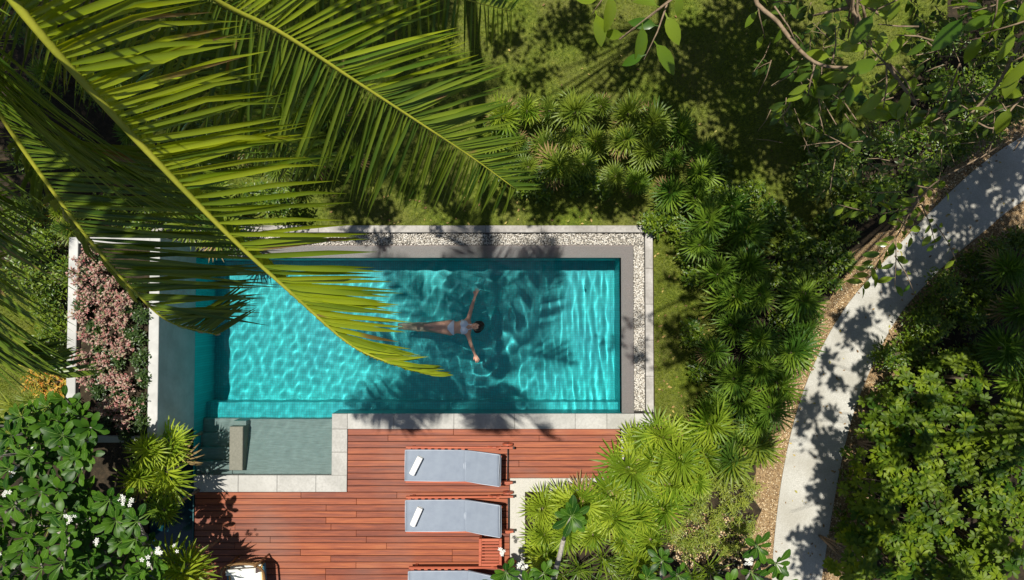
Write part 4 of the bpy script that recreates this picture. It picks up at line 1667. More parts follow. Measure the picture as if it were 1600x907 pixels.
fan_rows([('from the left in the back row', [(782, 178, 'lime'), (822, 168, 'lime'), (862, 172), (902, 168), (942, 165), (985, 172), (1025, 188), (1068, 205, 'dark'), (1108, 232, 'dark')]),
          ('from the left in the middle row', [(775, 215), (812, 220), (850, 228), (895, 212), (935, 222), (975, 218), (1015, 232), (1055, 245, 'dark'), (1095, 268, 'dark')]),
          ('from the left in the front row', [(828, 262), (868, 262), (915, 258), (960, 272), (1000, 285, 'dark'), (1045, 298, 'dark'), (1090, 305, 'dark')])],
         'mid', .75, .82, 'between lawn and pool', 'fan palms in the bed between lawn and pool')
fan_rows([('down, pool side,', [(1112, 345), (1098, 385), (1122, 425), (1150, 462), (1148, 508), (1120, 548), (1150, 592), (1118, 640)]),
          ('down the middle', [(1150, 320), (1168, 365), (1172, 410), (1190, 465), (1188, 530), (1195, 575), (1160, 625)]),
          ('down, path side,', [(1258, 470), (1262, 520), (1240, 548), (1222, 600), (1205, 640), (1185, 665)])],
         'dark', .95, .95, 'in the bed east of the pool', 'fan palms in the bed east of the pool')
fan_rows([('from the left in the top row', [(1000, 695), (1035, 682), (1075, 672), (1112, 668), (1150, 690, 'mid'), (1190, 700, 'mid')]),
          ('from the left in the second row', [(982, 735), (1022, 725), (1065, 718), (1105, 708), (1145, 728, 'mid')]),
          ('from the left in the third row', [(952, 776), (982, 764), (1005, 770), (1048, 762), (1092, 752)]),
          ('from the left in the fourth row', [(846, 800), (872, 792), (902, 788), (930, 792), (958, 812), (1000, 812), (1040, 800)]),
          ('from the left in the bottom row', [(850, 838), (884, 836), (932, 838), (975, 850), (1020, 848), (858, 868), (1000, 880)])],
         'lime', .8, .98, 'beside the deck', 'lime fan palms in the bed beside the deck')
fan_rows([('from the left', [(60, 110, 'dark'), (200, 205, 'dark'), (300, 240), (330, 300), (255, 300), (300, 350), (345, 360)]),
          ('from the left in the back', [(455, 185), (500, 205), (545, 240), (480, 245), (430, 260), (385, 225), (520, 180)])],
         'mid', .9, .95, 'under the coconut fronds', 'fan palms under the coconut fronds')
fan_rows([('counting down', [(88, 325, 'lime'), (105, 352)])], 'mid', 1.2, .8, 'at the top end of the planter', 'fan palms at the planter ends')
fan_rows([('counting down', [(228, 706), (256, 742), (212, 752), (246, 800, 'dark'), (282, 892), (262, 700)])], 'lime', 1.35, 1.12, 'between frangipani and dark channel', 'fan palms beside the channel')
fan_rows([('counting down', [(1580, 420), (1598, 478), (1575, 545), (1600, 600)])], 'dark', 1.2, 1.1, 'at the right edge of the photo', 'fan palms at the right edge')

# ------------------------------------------------------------------ FRANGIPANI TREES
def oblong_leaf(name, L, Wd, mat, vein=True):
    n = 6
    mb = MB()
    v = []
    for i in range(n + 1):
        t = i / n
        w = Wd / 2 * (max(0.08, math.sin(math.pi * min(.97, t ** 2.1)) ** .62) if t < 1 else .3)
        z = .10 * L * math.sin(math.pi * t) - .10 * L * t
        x = .02 + L * t
        v += [(x, -w, z + .22 * w), (x, 0, z), (x, w, z + .22 * w)]
    f = []
    for i in range(n):
        a = 3 * i
        f += [(a, a + 3, a + 4, a + 1), (a + 1, a + 4, a + 5, a + 2)]
    mb.add(v, f, 0)
    if vein:
        vv = []
        for i in range(n + 1):
            t = i / n
            z = .10 * L * math.sin(math.pi * t) - .10 * L * t + .0022
            w = .0026 * (1 - t * .8)
            vv += [(.02 + L * t, -w, z + .001), (.02 + L * t, w, z + .001)]
        mb.add(vv, [(2 * i, 2 * i + 2, 2 * i + 3, 2 * i + 1) for i in range(n)], 1)
        mb.tube([(0, 0, -.005), (.03, 0, .002)], .004, 5, 1)
    return mb.mesh(name, [mat, M['vein']], True)


FR = [oblong_leaf('leaf', .26, .11, M['frangi']), oblong_leaf('leaf', .23, .105, M['frangi']), oblong_leaf('leaf', .29, .115, M['frangi'])]


def flower_mesh():
    mb = MB()
    for k in range(5):
        a = 2 * math.pi * k / 5
        ca, sa = math.cos(a), math.sin(a)
        pts = [(.004, 0, 0), (.03, -.016, .008), (.03, .016, .008), (.052, -.014, .004), (.052, .016, .004), (.064, .004, -.004)]
        mb.add([(x * ca - y_ * sa, x * sa + y_ * ca, z) for x, y_, z in pts], [(0, 1, 2), (1, 3, 4, 2), (3, 5, 4)])
    return mb.mesh('flower', M['petal'], True)


FLW = flower_mesh()


def poisson(poly, dmin, tries=4000, seed=1):
    r2 = random.Random(seed)
    xs = [p[0] for p in poly]
    ys_ = [p[1] for p in poly]
    out = []
    for _ in range(tries):
        p = (r2.uniform(min(xs), max(xs)), r2.uniform(min(ys_), max(ys_)))
        if inside(np.array([p[0]]), np.array([p[1]]), poly)[0] and all(math.hypot(p[0] - q[0], p[1] - q[1]) > dmin for q in out):
            out.append(p)
    return out


def frangipani(base, whorls, label, group, flowers=(), nl=(9, 11), maxleaf=300, sc=1.0, forks=4):
    base = Vector(base)
    root = tag(empty('frangipani_tree', base), label, 'frangipani', group)
    cen = sum(((Vector(w[0]) if isinstance(w[0], Vector) else P(*w)) for w in whorls), Vector()) / len(whorls)
    hub = base.lerp(cen, .45)
    hub.z = cen.z * .4
    mb = MB()
    mb.tube([Vector((0, 0, 0)), (hub - base) * .5 + Vector((.04, .02, 0)), hub - base], [.09, .075, .06], 9)
    mb.build('trunk', M['greybark'], root, True)
    W_ = [P(*w) for w in whorls]
    # forks: each carries its nearest whorls
    fk = []
    r2 = random.Random(3)
    cs = r2.sample(W_, min(forks, len(W_)))
    groups = {i: [] for i in range(len(cs))}
    for w in W_:
        i = min(range(len(cs)), key=lambda k: (cs[k] - w).length)
        groups[i].append(w)
    cnt = 0
    extra = []
    for i, ws in groups.items():
        if not ws:
            continue
        c2 = sum(ws, Vector()) / len(ws)
        kn = hub.lerp(c2, .55)
        kn.z = hub.z + (c2.z - hub.z) * .45
        mb = MB()
        mb.tube([hub - base, (hub - base).lerp(kn - base, .5) + Vector((0, 0, .05)), kn - base], [.055, .045, .04], 8)
        for w in ws:
            mid = kn.lerp(w, .5) + Vector((0, 0, -.08))
            mb.tube([kn - base, mid - base, w - base], [.032, .026, .02], 7)
        mb.build('branch', M['greybark'], root, True)
    for w in W_:
        n = random.randint(*nl)
        ax = (Vector((0, 0, 1)) + rdir(0, 0) * random.uniform(0, .45)).normalized()
        Bx = basis(ax.orthogonal(), ax)
        for k in range(n):
            az = k * 2.39996 + random.uniform(-.2, .2)
            el = R(random.uniform(2, 18) + 34 * (1 - k / n))
            d = Bx @ Vector((math.cos(az) * math.cos(el), math.sin(az) * math.cos(el), math.sin(el)))
            s_ = sc * random.uniform(.8, 1.12) * (.72 + .28 * k / n)
            mt = Matrix.Translation(w - base + ax * (.03 * (1 - k / n))) @ basis(d, ax).to_4x4() @ Matrix.Diagonal((s_, s_, s_, 1))
            if cnt < maxleaf:
                o = link('leaf', random.choice(FR), root)
                o.matrix_basis = mt
            else:
                extra.append([list(q)[:4] for q in mt][:3])
            cnt += 1
    if extra:
        me0 = FR[0]
        V0 = np.array([v.co[:] for v in me0.vertices])
        sel = [p for p in me0.polygons if p.material_index == 0]
        F0 = np.array([list(p.vertices) for p in sel])
        o = link('foliage', batch((V0, (F0, np.zeros((0, 3), int))), extra, 'foliage', M['frangi_i']), root)
        o['kind'] = 'stuff'
    for (fx, fy, fh, fn) in flowers:
        fc = P(fx, fy, fh)
        for k in range(fn):
            o = link('flower', FLW, root)
            q = fc + rdir(-20, 60) * random.uniform(.01, .09)
            s_ = random.uniform(.45, .68)
            o.matrix_basis = Matrix.Translation(q - base) @ basis(rdir(-20, 20), rdir(40, 90)).to_4x4() @ Matrix.Diagonal((s_, s_, s_, 1))


def hts(pts, h0, h1, seed=0):
    r2 = random.Random(seed)
    return [(p[0], p[1], r2.uniform(h0, h1)) for p in pts]


T1 = poisson([(5, 660), (60, 630), (110, 615), (145, 660), (140, 720), (120, 750), (-20, 750), (-20, 660)], 20, seed=2)
T2 = poisson([(-60, 765), (140, 760), (150, 830), (140, 950), (-60, 950)], 23, seed=4)
T3 = poisson([(120, 765), (195, 765), (225, 820), (248, 880), (246, 950), (150, 950)], 21, seed=6)
frangipani((-8.6, -2.7, -.02), hts(T1, 2.1, 3.0)[:52], 'uppermost frangipani of the lower left corner, beside the orange and lime plants', 'frangipani trees in the lower left corner',
           [(20, 736, 3.0, 6), (50, 705, 2.9, 3)], sc=1.1)
frangipani((-9.3, -4.6, -.02), hts(T2, 2.0, 2.9, 1)[:52], 'frangipani filling the very corner at the lower left', 'frangipani trees in the lower left corner', [(110, 812, 3.0, 7), (8, 770, 2.9, 4), (5, 860, 2.8, 3)], sc=1.25)
frangipani((-7.3, -4.5, -.02), hts(T3, 1.8, 2.7, 2)[:52], 'frangipani next to the dark channel, white blossoms in it, casting its shadow on the deck', 'frangipani trees in the lower left corner',
           [(193, 780, 2.8, 7), (205, 783, 2.8, 4), (150, 845, 2.8, 5), (246, 861, 2.8, 6), (230, 875, 2.7, 4), (272, 858, 2.6, 2)], sc=1.15)
frangipani(P(850, 960, 0), [(893, 806, 1.75)], 'lone frangipani whorl on a bare pale branch over the lime fan palms', 'frangipanis at the bottom edge', [], nl=(17, 17), sc=1.3, forks=1)
frangipani(P(800, 1010, 0), [(790, 893, 2.0), (822, 912, 2.0), (850, 896, 1.9), (775, 915, 1.9), (845, 925, 1.8)], 'frangipani with white blossoms just below the slatted side table', 'frangipanis at the bottom edge',
           [(782, 861, 1.9, 6), (812, 884, 1.9, 8), (820, 888, 1.95, 3)], sc=1.15, forks=2)
frangipani(P(1190, 980, 0), [(1182, 852, 2.1), (1212, 880, 2.0), (1172, 893, 1.9), (1215, 912, 2.0), (1140, 915, 1.8)], 'frangipani with white blossoms beside the lower end of the path', 'frangipanis at the bottom edge',
           [(1166, 873, 2.0, 5), (1172, 880, 2.0, 5)], sc=1.25, forks=2)
frangipani(P(1040, 1000, 0), [(1035, 876, 1.5), (1058, 898, 1.5), (1010, 905, 1.4)], 'small frangipani in front of the litter patch at the bottom', 'frangipanis at the bottom edge', [], sc=1.1, forks=1)

# ------------------------------------------------------------------ SHRUBS
CL = []
for i in range(4):
    tpl = leaf_template(.15, .07, 4, .3, .3, .62)
    n = 7 + i % 2
    ms = []
    for k in range(n):
        az = 2 * math.pi * k / n + random.uniform(-.25, .25)
        el = R(random.uniform(2, 40))
        d = Vector((math.cos(az) * math.cos(el), math.sin(az) * math.cos(el), math.sin(el)))
        ms.append(xf((d.x * .01, d.y * .01, 0), d, Vector((0, 0, 1)), random.uniform(.75, 1.1)))
    CL.append(batch(tpl, ms, 'leaf_cluster', M['shrub']))


def whorl_shrub(px, py, h, r, n, label):
    c = P(px, py, h)
    root = tag(empty('whorl_leaf_shrub', (c.x, c.y, -.02)), label, 'shrub', 'broad leaf shrubs right of the path')
    mb = MB()
    for k in range(7):
        d = rdir(45, 80)
        e = Vector((d.x * r * .8, d.y * r * .8, h * .8))
        mb.tube([(0, 0, 0), e * .5 + Vector((0, 0, .1)), e], [.025, .018, .008], 6)
    mb.build('stem', M['bark'], root, True)
    for k in range(n):
        u = random.random() ** .6
        az = random.uniform(0, 2 * math.pi)
        q = Vector((math.cos(az) * u * r, math.sin(az) * u * r, h * (1 - .45 * u * u) - random.uniform(0, .35) * (random.random() ** 2)))
        ax = (Vector((math.cos(az) * u * .7, math.sin(az) * u * .7, 1)) + rdir(-30, 30) * .35).normalized()
        o = link('leaf_cluster', random.choice(CL), root)
        s_ = random.uniform(.7, 1.15)
        o.matrix_basis = Matrix.Translation(q) @ basis(ax.orthogonal(), ax).to_4x4() @ Matrix.Rotation(random.uniform(0, 6.28), 4, 'Z') @ Matrix.Diagonal((s_, s_, s_, 1))


ws = [('counting down beside the gravel', [(1418, 655), (1400, 715), (1398, 780), (1372, 835), (1352, 890)]),
      ('down the second column from the gravel', [(1468, 618), (1452, 690), (1455, 755), (1428, 818), (1415, 885)]),
      ('counting down the third column from the gravel', [(1528, 600), (1512, 670), (1515, 740), (1492, 810), (1480, 880)]),
      ('counting down the column at the right edge', [(1590, 650), (1575, 720), (1578, 790), (1550, 850), (1600, 880)]),
      ('down the very edge of the photo', [(1612, 690), (1614, 750), (1616, 820), (1560, 915), (1520, 905)])]
for rn, pts in ws:
    for i, (px, py) in enumerate(pts):
        whorl_shrub(px, py, random.uniform(1.2, 2.0), random.uniform(.42, .55), 46, f'broad leaf shrub, {ORD[i]} {rn}')

SM = leaf_template(.055, .03, 2, .3, .2, .5)
SM2 = leaf_template(.085, .036, 2, .3, .25, .5)


def leafy_shrub(name, px, py, z0, h, rx, ry, n, mat, label, cat, group, tpl=SM, up=.6, sprig=False):
    c = P(px, py, z0 + h * .8)
    root = tag(empty(name, (c.x, c.y, z0)), label, cat, group)
    ms = []
    lobes = [(random.uniform(-.5, .5) * rx, random.uniform(-.5, .5) * ry, random.uniform(.75, 1.0)) for _ in range(6)]
    k = 0
    while k < n:
        lb = random.choice(lobes)
        d = rdir(-15, 90)
        u = random.uniform(.55, 1.0) if random.random() < .8 else random.uniform(.2, .6)
        q = Vector((lb[0] + d.x * rx * .6 * u, lb[1] + d.y * ry * .6 * u, h * lb[2] * (.45 + .55 * d.z * u)))
        if sprig:
            ax = (d + Vector((0, 0, up))).normalized()
            for j in range(6):
                q2 = q + ax * j * .022
                dd = (ax * .5 + rdir(-30, 40)).normalized()
                ms.append(xf(q2, dd, Vector((0, 0, 1)), random.uniform(.6, 1.1)))
                k += 1
        else:
            dd = (d * .6 + rdir(-20, 40)).normalized()
            ms.append(xf(q, dd, (Vector((0, 0, 1)) * up + rdir(0, 60) * .5), random.uniform(.6, 1.25)))
            k += 1
    o = link('foliage', batch(tpl, ms, 'foliage', M[mat]), root)
    o['kind'] = 'stuff'
    mb = MB()
    for j in range(5):
        d = rdir(50, 80)
        mb.tube([(0, 0, 0), (d.x * rx * .3, d.y * ry * .3, h * .4), (d.x * rx * .8, d.y * ry * .8, h * .8)], [.014, .01, .004], 5)
    mb.build('stem', M['bark'], root, True)


# planter: pink shrubs and a dark hedge
ZS = ZP - .125
pk = [(128, 400), (122, 432), (150, 428), (178, 446), (192, 470), (136, 462), (160, 470), (128, 495), (160, 500), (182, 500), (132, 528), (165, 530), (188, 540), (128, 560), (158, 565), (132, 590), (165, 595), (190, 598), (178, 630), (198, 628), (190, 655), (160, 640)]
for i, (px, py) in enumerate(pk):
    leafy_shrub('pink_shrub', px, py, ZS, random.uniform(.3, .5), .19, .18, 250, 'pink', f'pink and cream leaved bush, {ORD[i % 11]} down in the {"upper" if i < 11 else "lower"} half of the planter', 'shrub', 'pink variegated bushes in the planter', SM, sprig=True)
hd = [(212, 455), (218, 490), (212, 525), (216, 560), (218, 595), (214, 630), (216, 662), (200, 520), (150, 545), (145, 612), (112, 640), (205, 480), (165, 452), (140, 415), (125, 480), (148, 515), (175, 560), (150, 580), (178, 612), (170, 655), (195, 685)]
for i, (px, py) in enumerate(hd):
    leafy_shrub('hedge_plant', px, py, ZS, .24, .19, .22, 420, 'hedge', f'low dark green hedge plant, {(ORD + ["twenty-first"])[i]} in the planter', 'hedge plant', 'dark hedge plants in the planter', SM)
# small violet flowers
mb = MB()
for (px, py) in ((181, 466), (183, 469), (230, 523), (234, 526), (228, 528)):
    q = P(px, py, ZS + .4)
    for k in range(5):
        d = rdir(-20, 60) * .03
        a = q + d
        mb.add([a, a + Vector((.022, .006, .004)), a + Vector((.012, .026, .0))], [(0, 1, 2)])
# croton and lime plants left of the planter
cr = [(55, 592), (85, 600), (106, 606), (68, 618), (60, 330), (95, 345)]
for i, (px, py) in enumerate(cr):
    leafy_shrub('croton', px, py, -.02, .6, .28, .26, 300, 'croton', f'orange and yellow leaved croton, {ORD[i]} of those left of the planter', 'croton', 'orange crotons left of the planter', SM2, sprig=True)


def grass_clump(px, py, h, n, mat, label, group, L=.42):
    c = P(px, py, h)
    root = tag(empty('strap_leaf_plant', (c.x, c.y, -.02)), label, 'strap leaf plant', group)
    tpl = leaf_template(L, .022, 4, .3, .45, .4)
    ms = []
    for k in range(n):
        d = rdir(25, 85)
        ms.append(xf((random.uniform(-.05, .05), random.uniform(-.05, .05), h - .15), d, Vector((0, 0, 1)), random.uniform(.6, 1.15)))
    o = link('foliage', batch(tpl, ms, 'foliage', M[mat]), root)
    o['kind'] = 'stuff'
    mb = MB()
    mb.tube([(0, 0, 0), (0, 0, h - .12)], [.03, .02], 6)
    mb.build('stem', M['bark'], root, True)


for i, (px, py) in enumerate([(18, 640), (45, 632), (72, 625), (98, 628), (125, 612), (20, 672), (8, 700), (90, 790), (75, 815), (45, 660)]):
    grass_clump(px, py, .5, 60, 'smalllime', f'lime strap leaf plant, {ORD[i]} from the top beside the frangipani', 'lime strap leaf plants at the west lawn')
for i, (px, py) in enumerate([(1068, 745), (1100, 775), (1130, 760), (1082, 800), (1118, 815), (1150, 790), (1160, 825), (1105, 845), (1140, 860), (1080, 860), (1170, 765), (1120, 735), (1060, 830)]):
    leafy_shrub('feathery_shrub', px, py, -.02, .5, .26, .24, 420, 'smalllime', f'feathery lime shrub, {ORD[i]} of those between fan palms and path', 'shrub', 'feathery lime shrubs left of the path', leaf_template(.10, .016, 2, .3, .25, .4), sprig=True)
for i, (px, py) in enumerate([(880, 905), (905, 892), (945, 880), (960, 905), (990, 898), (1085, 905), (1110, 895), (925, 915)]):
    grass_clump(px, py, .7, 34, 'small', f'broad strap leaf plant, {ORD[i]} from the left under the bottom fan palms', 'strap leaf plants at the bottom edge', L=.5)
# green undergrowth
under = [(1130, 290), (1160, 300), (1120, 255), (1150, 330), (1180, 300), (1200, 340),(1215, 330), (1240, 360), (1265, 385), (1225, 395), (1210, 430), (1245, 420), (1280, 420), (1235, 450), (1230, 500), (1225, 545), (1215, 560), (1300, 380), (1295, 345), (1320, 410),
         (1300, 440), (1318, 405), (1330, 365), (1345, 330), (1275, 492), (1250, 560), (1370, 295), (1022, 350), (1045, 335), (1060, 365), (1075, 395), (1050, 320), (820, 285), (790, 270), (905, 285), (935, 292), (845, 290), (1090, 425), (1085, 520), (1100, 575), (1095, 660)]
for i, (px, py) in enumerate(under):
    where = 'beside the path' if i < 27 else 'at the edge of the lawn strip'
    leafy_shrub('undergrowth_shrub', px, py, -.02, random.uniform(.35, .7), .30, .28, 420, 'small', f'small leaved green shrub, {(ORD + ["twenty-first", "twenty-second", "twenty-third", "twenty-fourth", "twenty-fifth", "twenty-sixth", "twenty-seventh"])[i % 27]} counting from the top {where}', 'shrub', f'small green shrubs {where}', SM2)
under2 = [(1450, 478), (1490, 445), (1530, 418), (1568, 392), (1600, 372), (1455, 510), (1500, 480), (1535, 455), (1580, 425), (1400, 560), (1435, 540), (1475, 520), (1520, 500), (1560, 480), (1460, 575), (1500, 560), (1545, 545), (1395, 615), (1350, 760), (1335, 830)]
for i, (px, py) in enumerate(under2):
    leafy_shrub('undergrowth_shrub', px, py, -.02, random.uniform(.5, 1.1), .36, .34, 560, 'small', f'small leaved green shrub, {ORD[i]} counting from the top right of the path', 'shrub', 'small green shrubs right of the path', SM2)
under3 = [(50, 470), (75, 510), (60, 545),(20, 350), (30, 400), (20, 440), (90, 430), (50, 380),(30, 40), (110, 30), (40, 130), (150, 130), (110, 230), (30, 240), (210, 130), (180, 60), (280, 60), (30, 320), (160, 330), (220, 340), (250, 60), (330, 200), (400, 300), (430, 310), (1540, 200), (1600, 160),(1340, 240), (1400, 215), (1450, 260), (1390, 290), (1340, 300), (1440, 200), (1500, 220), (1290, 270), (1300, 220), (1560, 190), (1500, 60), (1560, 80), (1590, 30), (1480, 130), (1540, 130), (1590, 100)]
for i, (px, py) in enumerate(under3):
    leafy_shrub('undergrowth_shrub', px, py, -.02, random.uniform(.8, 1.6), .45, .42, 620, 'small', f'taller small leaved shrub, {(ORD + ["twenty-first", "twenty-second", "twenty-third", "twenty-fourth", "twenty-fifth", "twenty-sixth", "twenty-seventh", "twenty-eighth"])[i - (24 if i > 23 else 0)]} {"under the coconut fronds" if i < 24 else "left of the path top"}', 'shrub', 'taller shrubs under the coconut fronds' if i < 24 else 'taller shrubs in the shade of the big tree', SM2)

# ------------------------------------------------------------------ BIG OVAL-LEAVED TREE and the trees round the frame
LT = leaf_template(.15, .068, 4, .25, .3, .45, petiole=.02)
LFm = []
for L_, W_ in ((.15, .068), (.13, .06), (.17, .07), (.20, .06)):
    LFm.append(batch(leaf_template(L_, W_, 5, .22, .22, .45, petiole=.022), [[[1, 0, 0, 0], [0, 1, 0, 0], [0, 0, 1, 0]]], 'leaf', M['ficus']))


class Tree:
    def __init__(s, base, label, group='broad leaved trees round the garden'):
        s.base = Vector(base)
        s.root = tag(empty('broadleaf_tree', base), label, 'tree', group)
        s.ms = []
        s.br = MB()
        s.count = 0

    def limb(s, pts, r0, r1, mat='twig', n=7, name='branch'):
        mb = MB()
        q = smooth_path(pts, max(6, len(pts) * 5))
        mb.tube([p - s.base for p in q], [r0 + (r1 - r0) * i / (len(q) - 1) for i in range(len(q))], n)
        mb.build(name, M[mat], s.root, True)
        return q

    def twig(s, a, b2, n, sc=1.0, r=.006, single=True, droop=.35, big=None):
        a, b2 = Vector(a), Vector(b2)
        ax = (b2 - a)
        ln = ax.length
        ax.normalize()
        pts = [a, a.lerp(b2, .5) + rdir(0, 90) * ln * .06, b2]
        s.br.tube([p - s.base for p in pts], [r, r * .8, r * .45], 5)
        for k in range(n):
            t = (k + .6) / n
            p = pts[0].lerp(pts[1], t * 2) if t < .5 else pts[1].lerp(pts[2], t * 2 - 1)
            sd = ax.cross(Vector((0, 0, 1)))
            sd = sd.normalized() if sd.length > 1e-3 else Vector((1, 0, 0))
            d = (sd * (1 if k % 2 else -1) * random.uniform(.6, 1) + ax * random.uniform(.2, .9) + Vector((0, 0, -droop * random.uniform(.2, 1.4))) + rdir(-30, 30) * .2)
            up = Vector((0, 0, 1)) + rdir(-20, 20) * .55
            sz = sc * random.uniform(.75, 1.15)
            if single and s.count < 300:
                o = link('leaf', random.choice(LFm[:3]) if big is None else LFm[big], s.root)
                o.matrix_basis = Matrix.Translation(p - s.base) @ basis(d, up).to_4x4() @ Matrix.Diagonal((sz, sz, sz, 1))
                s.count += 1
            else:
                s.ms.append(xf(p - s.base, d, up, sz))

    def clump(s, c, r, n, keep_out=True, flat=.55, sc=1.0):
        c = Vector(c)
        for k in range(n):
            d = rdir(-90, 90)
            u = random.random() ** .45
            q = c + Vector((d.x * r * u, d.y * r * u, d.z * r * u * flat))
            if q.z > CAM_H - 1.2 and q.xy.length < 3:
                continue
            if keep_out and in_frame(q, 10 + 220 / max(.3, CAM_H - q.z)):
                continue
            s.ms.append(xf(q - s.base, rdir(-45, 15), Vector((0, 0, 1)) + rdir(-20, 20) * .5, sc * random.uniform(.7, 1.15)))

    def finish(s):
        if s.br.v:
            o = s.br.build('twigs', M['twig'], s.root, True)
            o['kind'] = 'stuff'
        if s.ms:
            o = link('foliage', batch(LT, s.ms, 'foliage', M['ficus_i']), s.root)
            o['kind'] = 'stuff'


east = Tree((10.8, 5.6, -.02), 'big tree with glossy oval leaves and bare twigs spreading over the top right corner')
hubE = Vector((7.6, 4.2, 7.2))
east.limb([Vector((10.8, 5.6, 0)), Vector((10.0, 5.2, 3)), hubE], .26, .16, 'bark', 12, 'trunk')
big_twigs = [
    ((1085, -25, 9.9), (968, 62, 9.7), 4, 1.0), ((1043, 5, 9.8), (1006, 94, 9.7), 4, 1.1), ((960, -25, 9.9), (925, 22, 9.8), 3, 1.1),
    ((1275, 96, 9.6), (1262, 150, 9.5), 6, .62), ((1300, 100, 9.6), (1305, 40, 9.6), 4, .85), ((1345, 105, 9.6), (1300, 160, 9.5), 6, .9),
    ((1385, 100, 9.7), (1350, 62, 9.7), 4, 1.0), ((1385, 100, 9.7), (1380, 170, 9.6), 3, 1.1), ((1390, 100, 9.7), (1432, 160, 9.6), 5, .8), ((1425, 155, 9.6), (1395, 200, 9.5), 5, .9),
    ((1435, 42, 9.8), (1372, 38, 9.8), 2, 1.1), ((1462, 65, 9.8), (1400, 55, 9.8), 3, .9), ((1420, -10, 9.9), (1360, 20, 9.8), 3, 1.0),
    ((1640, -20, 10.2), (1500, 25, 10.0), 5, 1.15), ((1640, 20, 10.2), (1530, 55, 10.0), 5, 1.1), ((1620, 80, 10.0), (1575, 100, 9.9), 3, 1.1),
    ((1640, 130, 9.6), (1520, 188, 9.3), 5, .9), ((1500, 100, 9.5), (1462, 182, 9.2), 4, .9), ((1560, -20, 10.2), (1545, 60, 10.0), 3, 1.1),
    ((1210, 10, 9.6), (1248, 75, 9.5), 4, .6), ((1240, 150, 9.4), (1215, 190, 9.2), 5, .5), ((1180, -20, 9.5), (1195, 60, 9.3), 4, .6)]
for a, b2, n, sc in big_twigs:
    east.twig(P(*a), P(*b2), n, sc * 1.15)
# leaves hanging over the path
for a, b2, n, sc in [((1445, 300, 7.4), (1400, 372, 7.1), 8, .9), ((1400, 372, 7.1), (1352, 425, 7.0), 8, .85), ((1400, 372, 7.1), (1398, 450, 7.0), 7, .85), ((1398, 400, 7.0), (1430, 462, 6.9), 5, .7),
                     ((1375, 405, 7.0), (1345, 450, 6.9), 7, .9), ((1440, 320, 7.3), (1462, 385, 7.1), 8, .85), ((1462, 350, 7.2), (1495, 410, 7.0), 6, .7), ((1440, 320, 7.3), (1372, 335, 7.2), 8, .9),
                     ((1430, 290, 7.4), (1480, 300, 7.2), 8, .8), ((1410, 300, 7.4), (1345, 300, 7.2), 8, .8), ((1400, 340, 7.2), (1425, 370, 7.1), 6, .9), ((1350, 330, 7.2), (1310, 320, 7.1), 6, .8)]:
    east.twig(P(*a), P(*b2), n, sc)
limbs = [
    [hubE, P(1680, -120, 8.8), P(1500, -60, 9.3), P(1335, -30, 9.5), P(1338, 30, 9.5), P(1342, 72, 9.5)],
    [hubE, P(1640, -150, 9.0), P(1400, -120, 9.5), P(1190, -20, 9.5), P(1218, 38, 9.55), P(1270, 96, 9.6), P(1330, 106, 9.6), P(1385, 100, 9.7)],
    [hubE, P(1660, -60, 9.5), P(1420, -180, 9.9), P(1100, -40, 9.9), P(1042, 5, 9.8), P(968, 62, 9.7)],
    [hubE, P(1720, 20, 8.8), P(1640, 70, 9.0), P(1600, 60, 9.3), P(1560, 130, 9.3), P(1505, 190, 9.2)],
    [hubE, P(1760, 60, 8.4), P(1650, 110, 8.2), P(1590, 160, 8.0), P(1555, 200, 8.0), P(1520, 188, 8.0)],
    [hubE, P(1680, 150, 7.2), P(1560, 230, 7.4), P(1450, 295, 7.4), P(1400, 372, 7.1)],
    [P(1385, 100, 9.7), P(1425, 155, 9.6), P(1432, 165, 9.6)],
    [P(1338, 10, 9.5), P(1290, 20, 9.5), P(1270, 25, 9.4)], [P(1340, 0, 9.5), P(1370, 20, 9.5), P(1385, 30, 9.4)],
    [P(1338, 20, 9.5), P(1352, 50, 9.4), P(1362, 72, 9.3)]]
for i, l in enumerate(limbs):
    east.limb(l, (.035, .022, .018, .024, .014, .010)[i] if i < 6 else .012, .006 if i not in (0,) else .012, 'twig', 7)
for (x0, y0, x1, y1) in ((1335, -20, 1325, 60), (1340, -20, 1334, 75), (1345, -20, 1350, 60), (1338, -20, 1362, 70), (1348, -10, 1385, 28), (1330, -20, 1322, 50)):
    east.limb([P(x0, y0, 9.6), P((x0 + x1) / 2 + 2, (y0 + y1) / 2, 9.5), P(x1, y1, 9.3)], .009, .005, 'twig', 6)
# darker layers lower in the crown
r3 = random.Random(8)
crown_poly = [(1210, -20), (1640, -20), (1640, 175), (1560, 200), (1480, 215), (1380, 225), (1290, 225), (1235, 180), (1195, 90)]
for (px, py) in poisson(crown_poly, 26, 2500, 9):
    h = r3.uniform(5.2, 8.6)
    a = r3.uniform(0, 6.28)
    east.twig(P(px, py, h), P(px + 26 * math.cos(a), py + 26 * math.sin(a), h - .1), 8, r3.uniform(.7, 1.0), r=.005, single=False)
low_poly = [(1235, 200), (1330, 215), (1470, 230), (1480, 290), (1380, 330), (1300, 320), (1255, 290)]
for (px, py) in poisson(low_poly, 22, 2000, 10):
    h = r3.uniform(3.2, 5.5)
    a = r3.uniform(0, 6.28)
    east.twig(P(px, py, h), P(px + 22 * math.cos(a), py + 22 * math.sin(a), h - .1), 7, r3.uniform(.6, .9), r=.004, single=False)
# bare pale twigs
for (px, py) in poisson([(1200, 60), (1600, 60), (1600, 240), (1500, 260), (1260, 260), (1200, 220)], 26, 1500, 12):
    h = r3.uniform(6, 9)
    a = r3.uniform(0, 6.28)
    l = r3.uniform(18, 60)
    east.twig(P(px, py, h), P(px + l * math.cos(a), py + l * math.sin(a), h - r3.uniform(-.2, .3)), 0, 1, r=r3.uniform(.0035, .006), single=False)

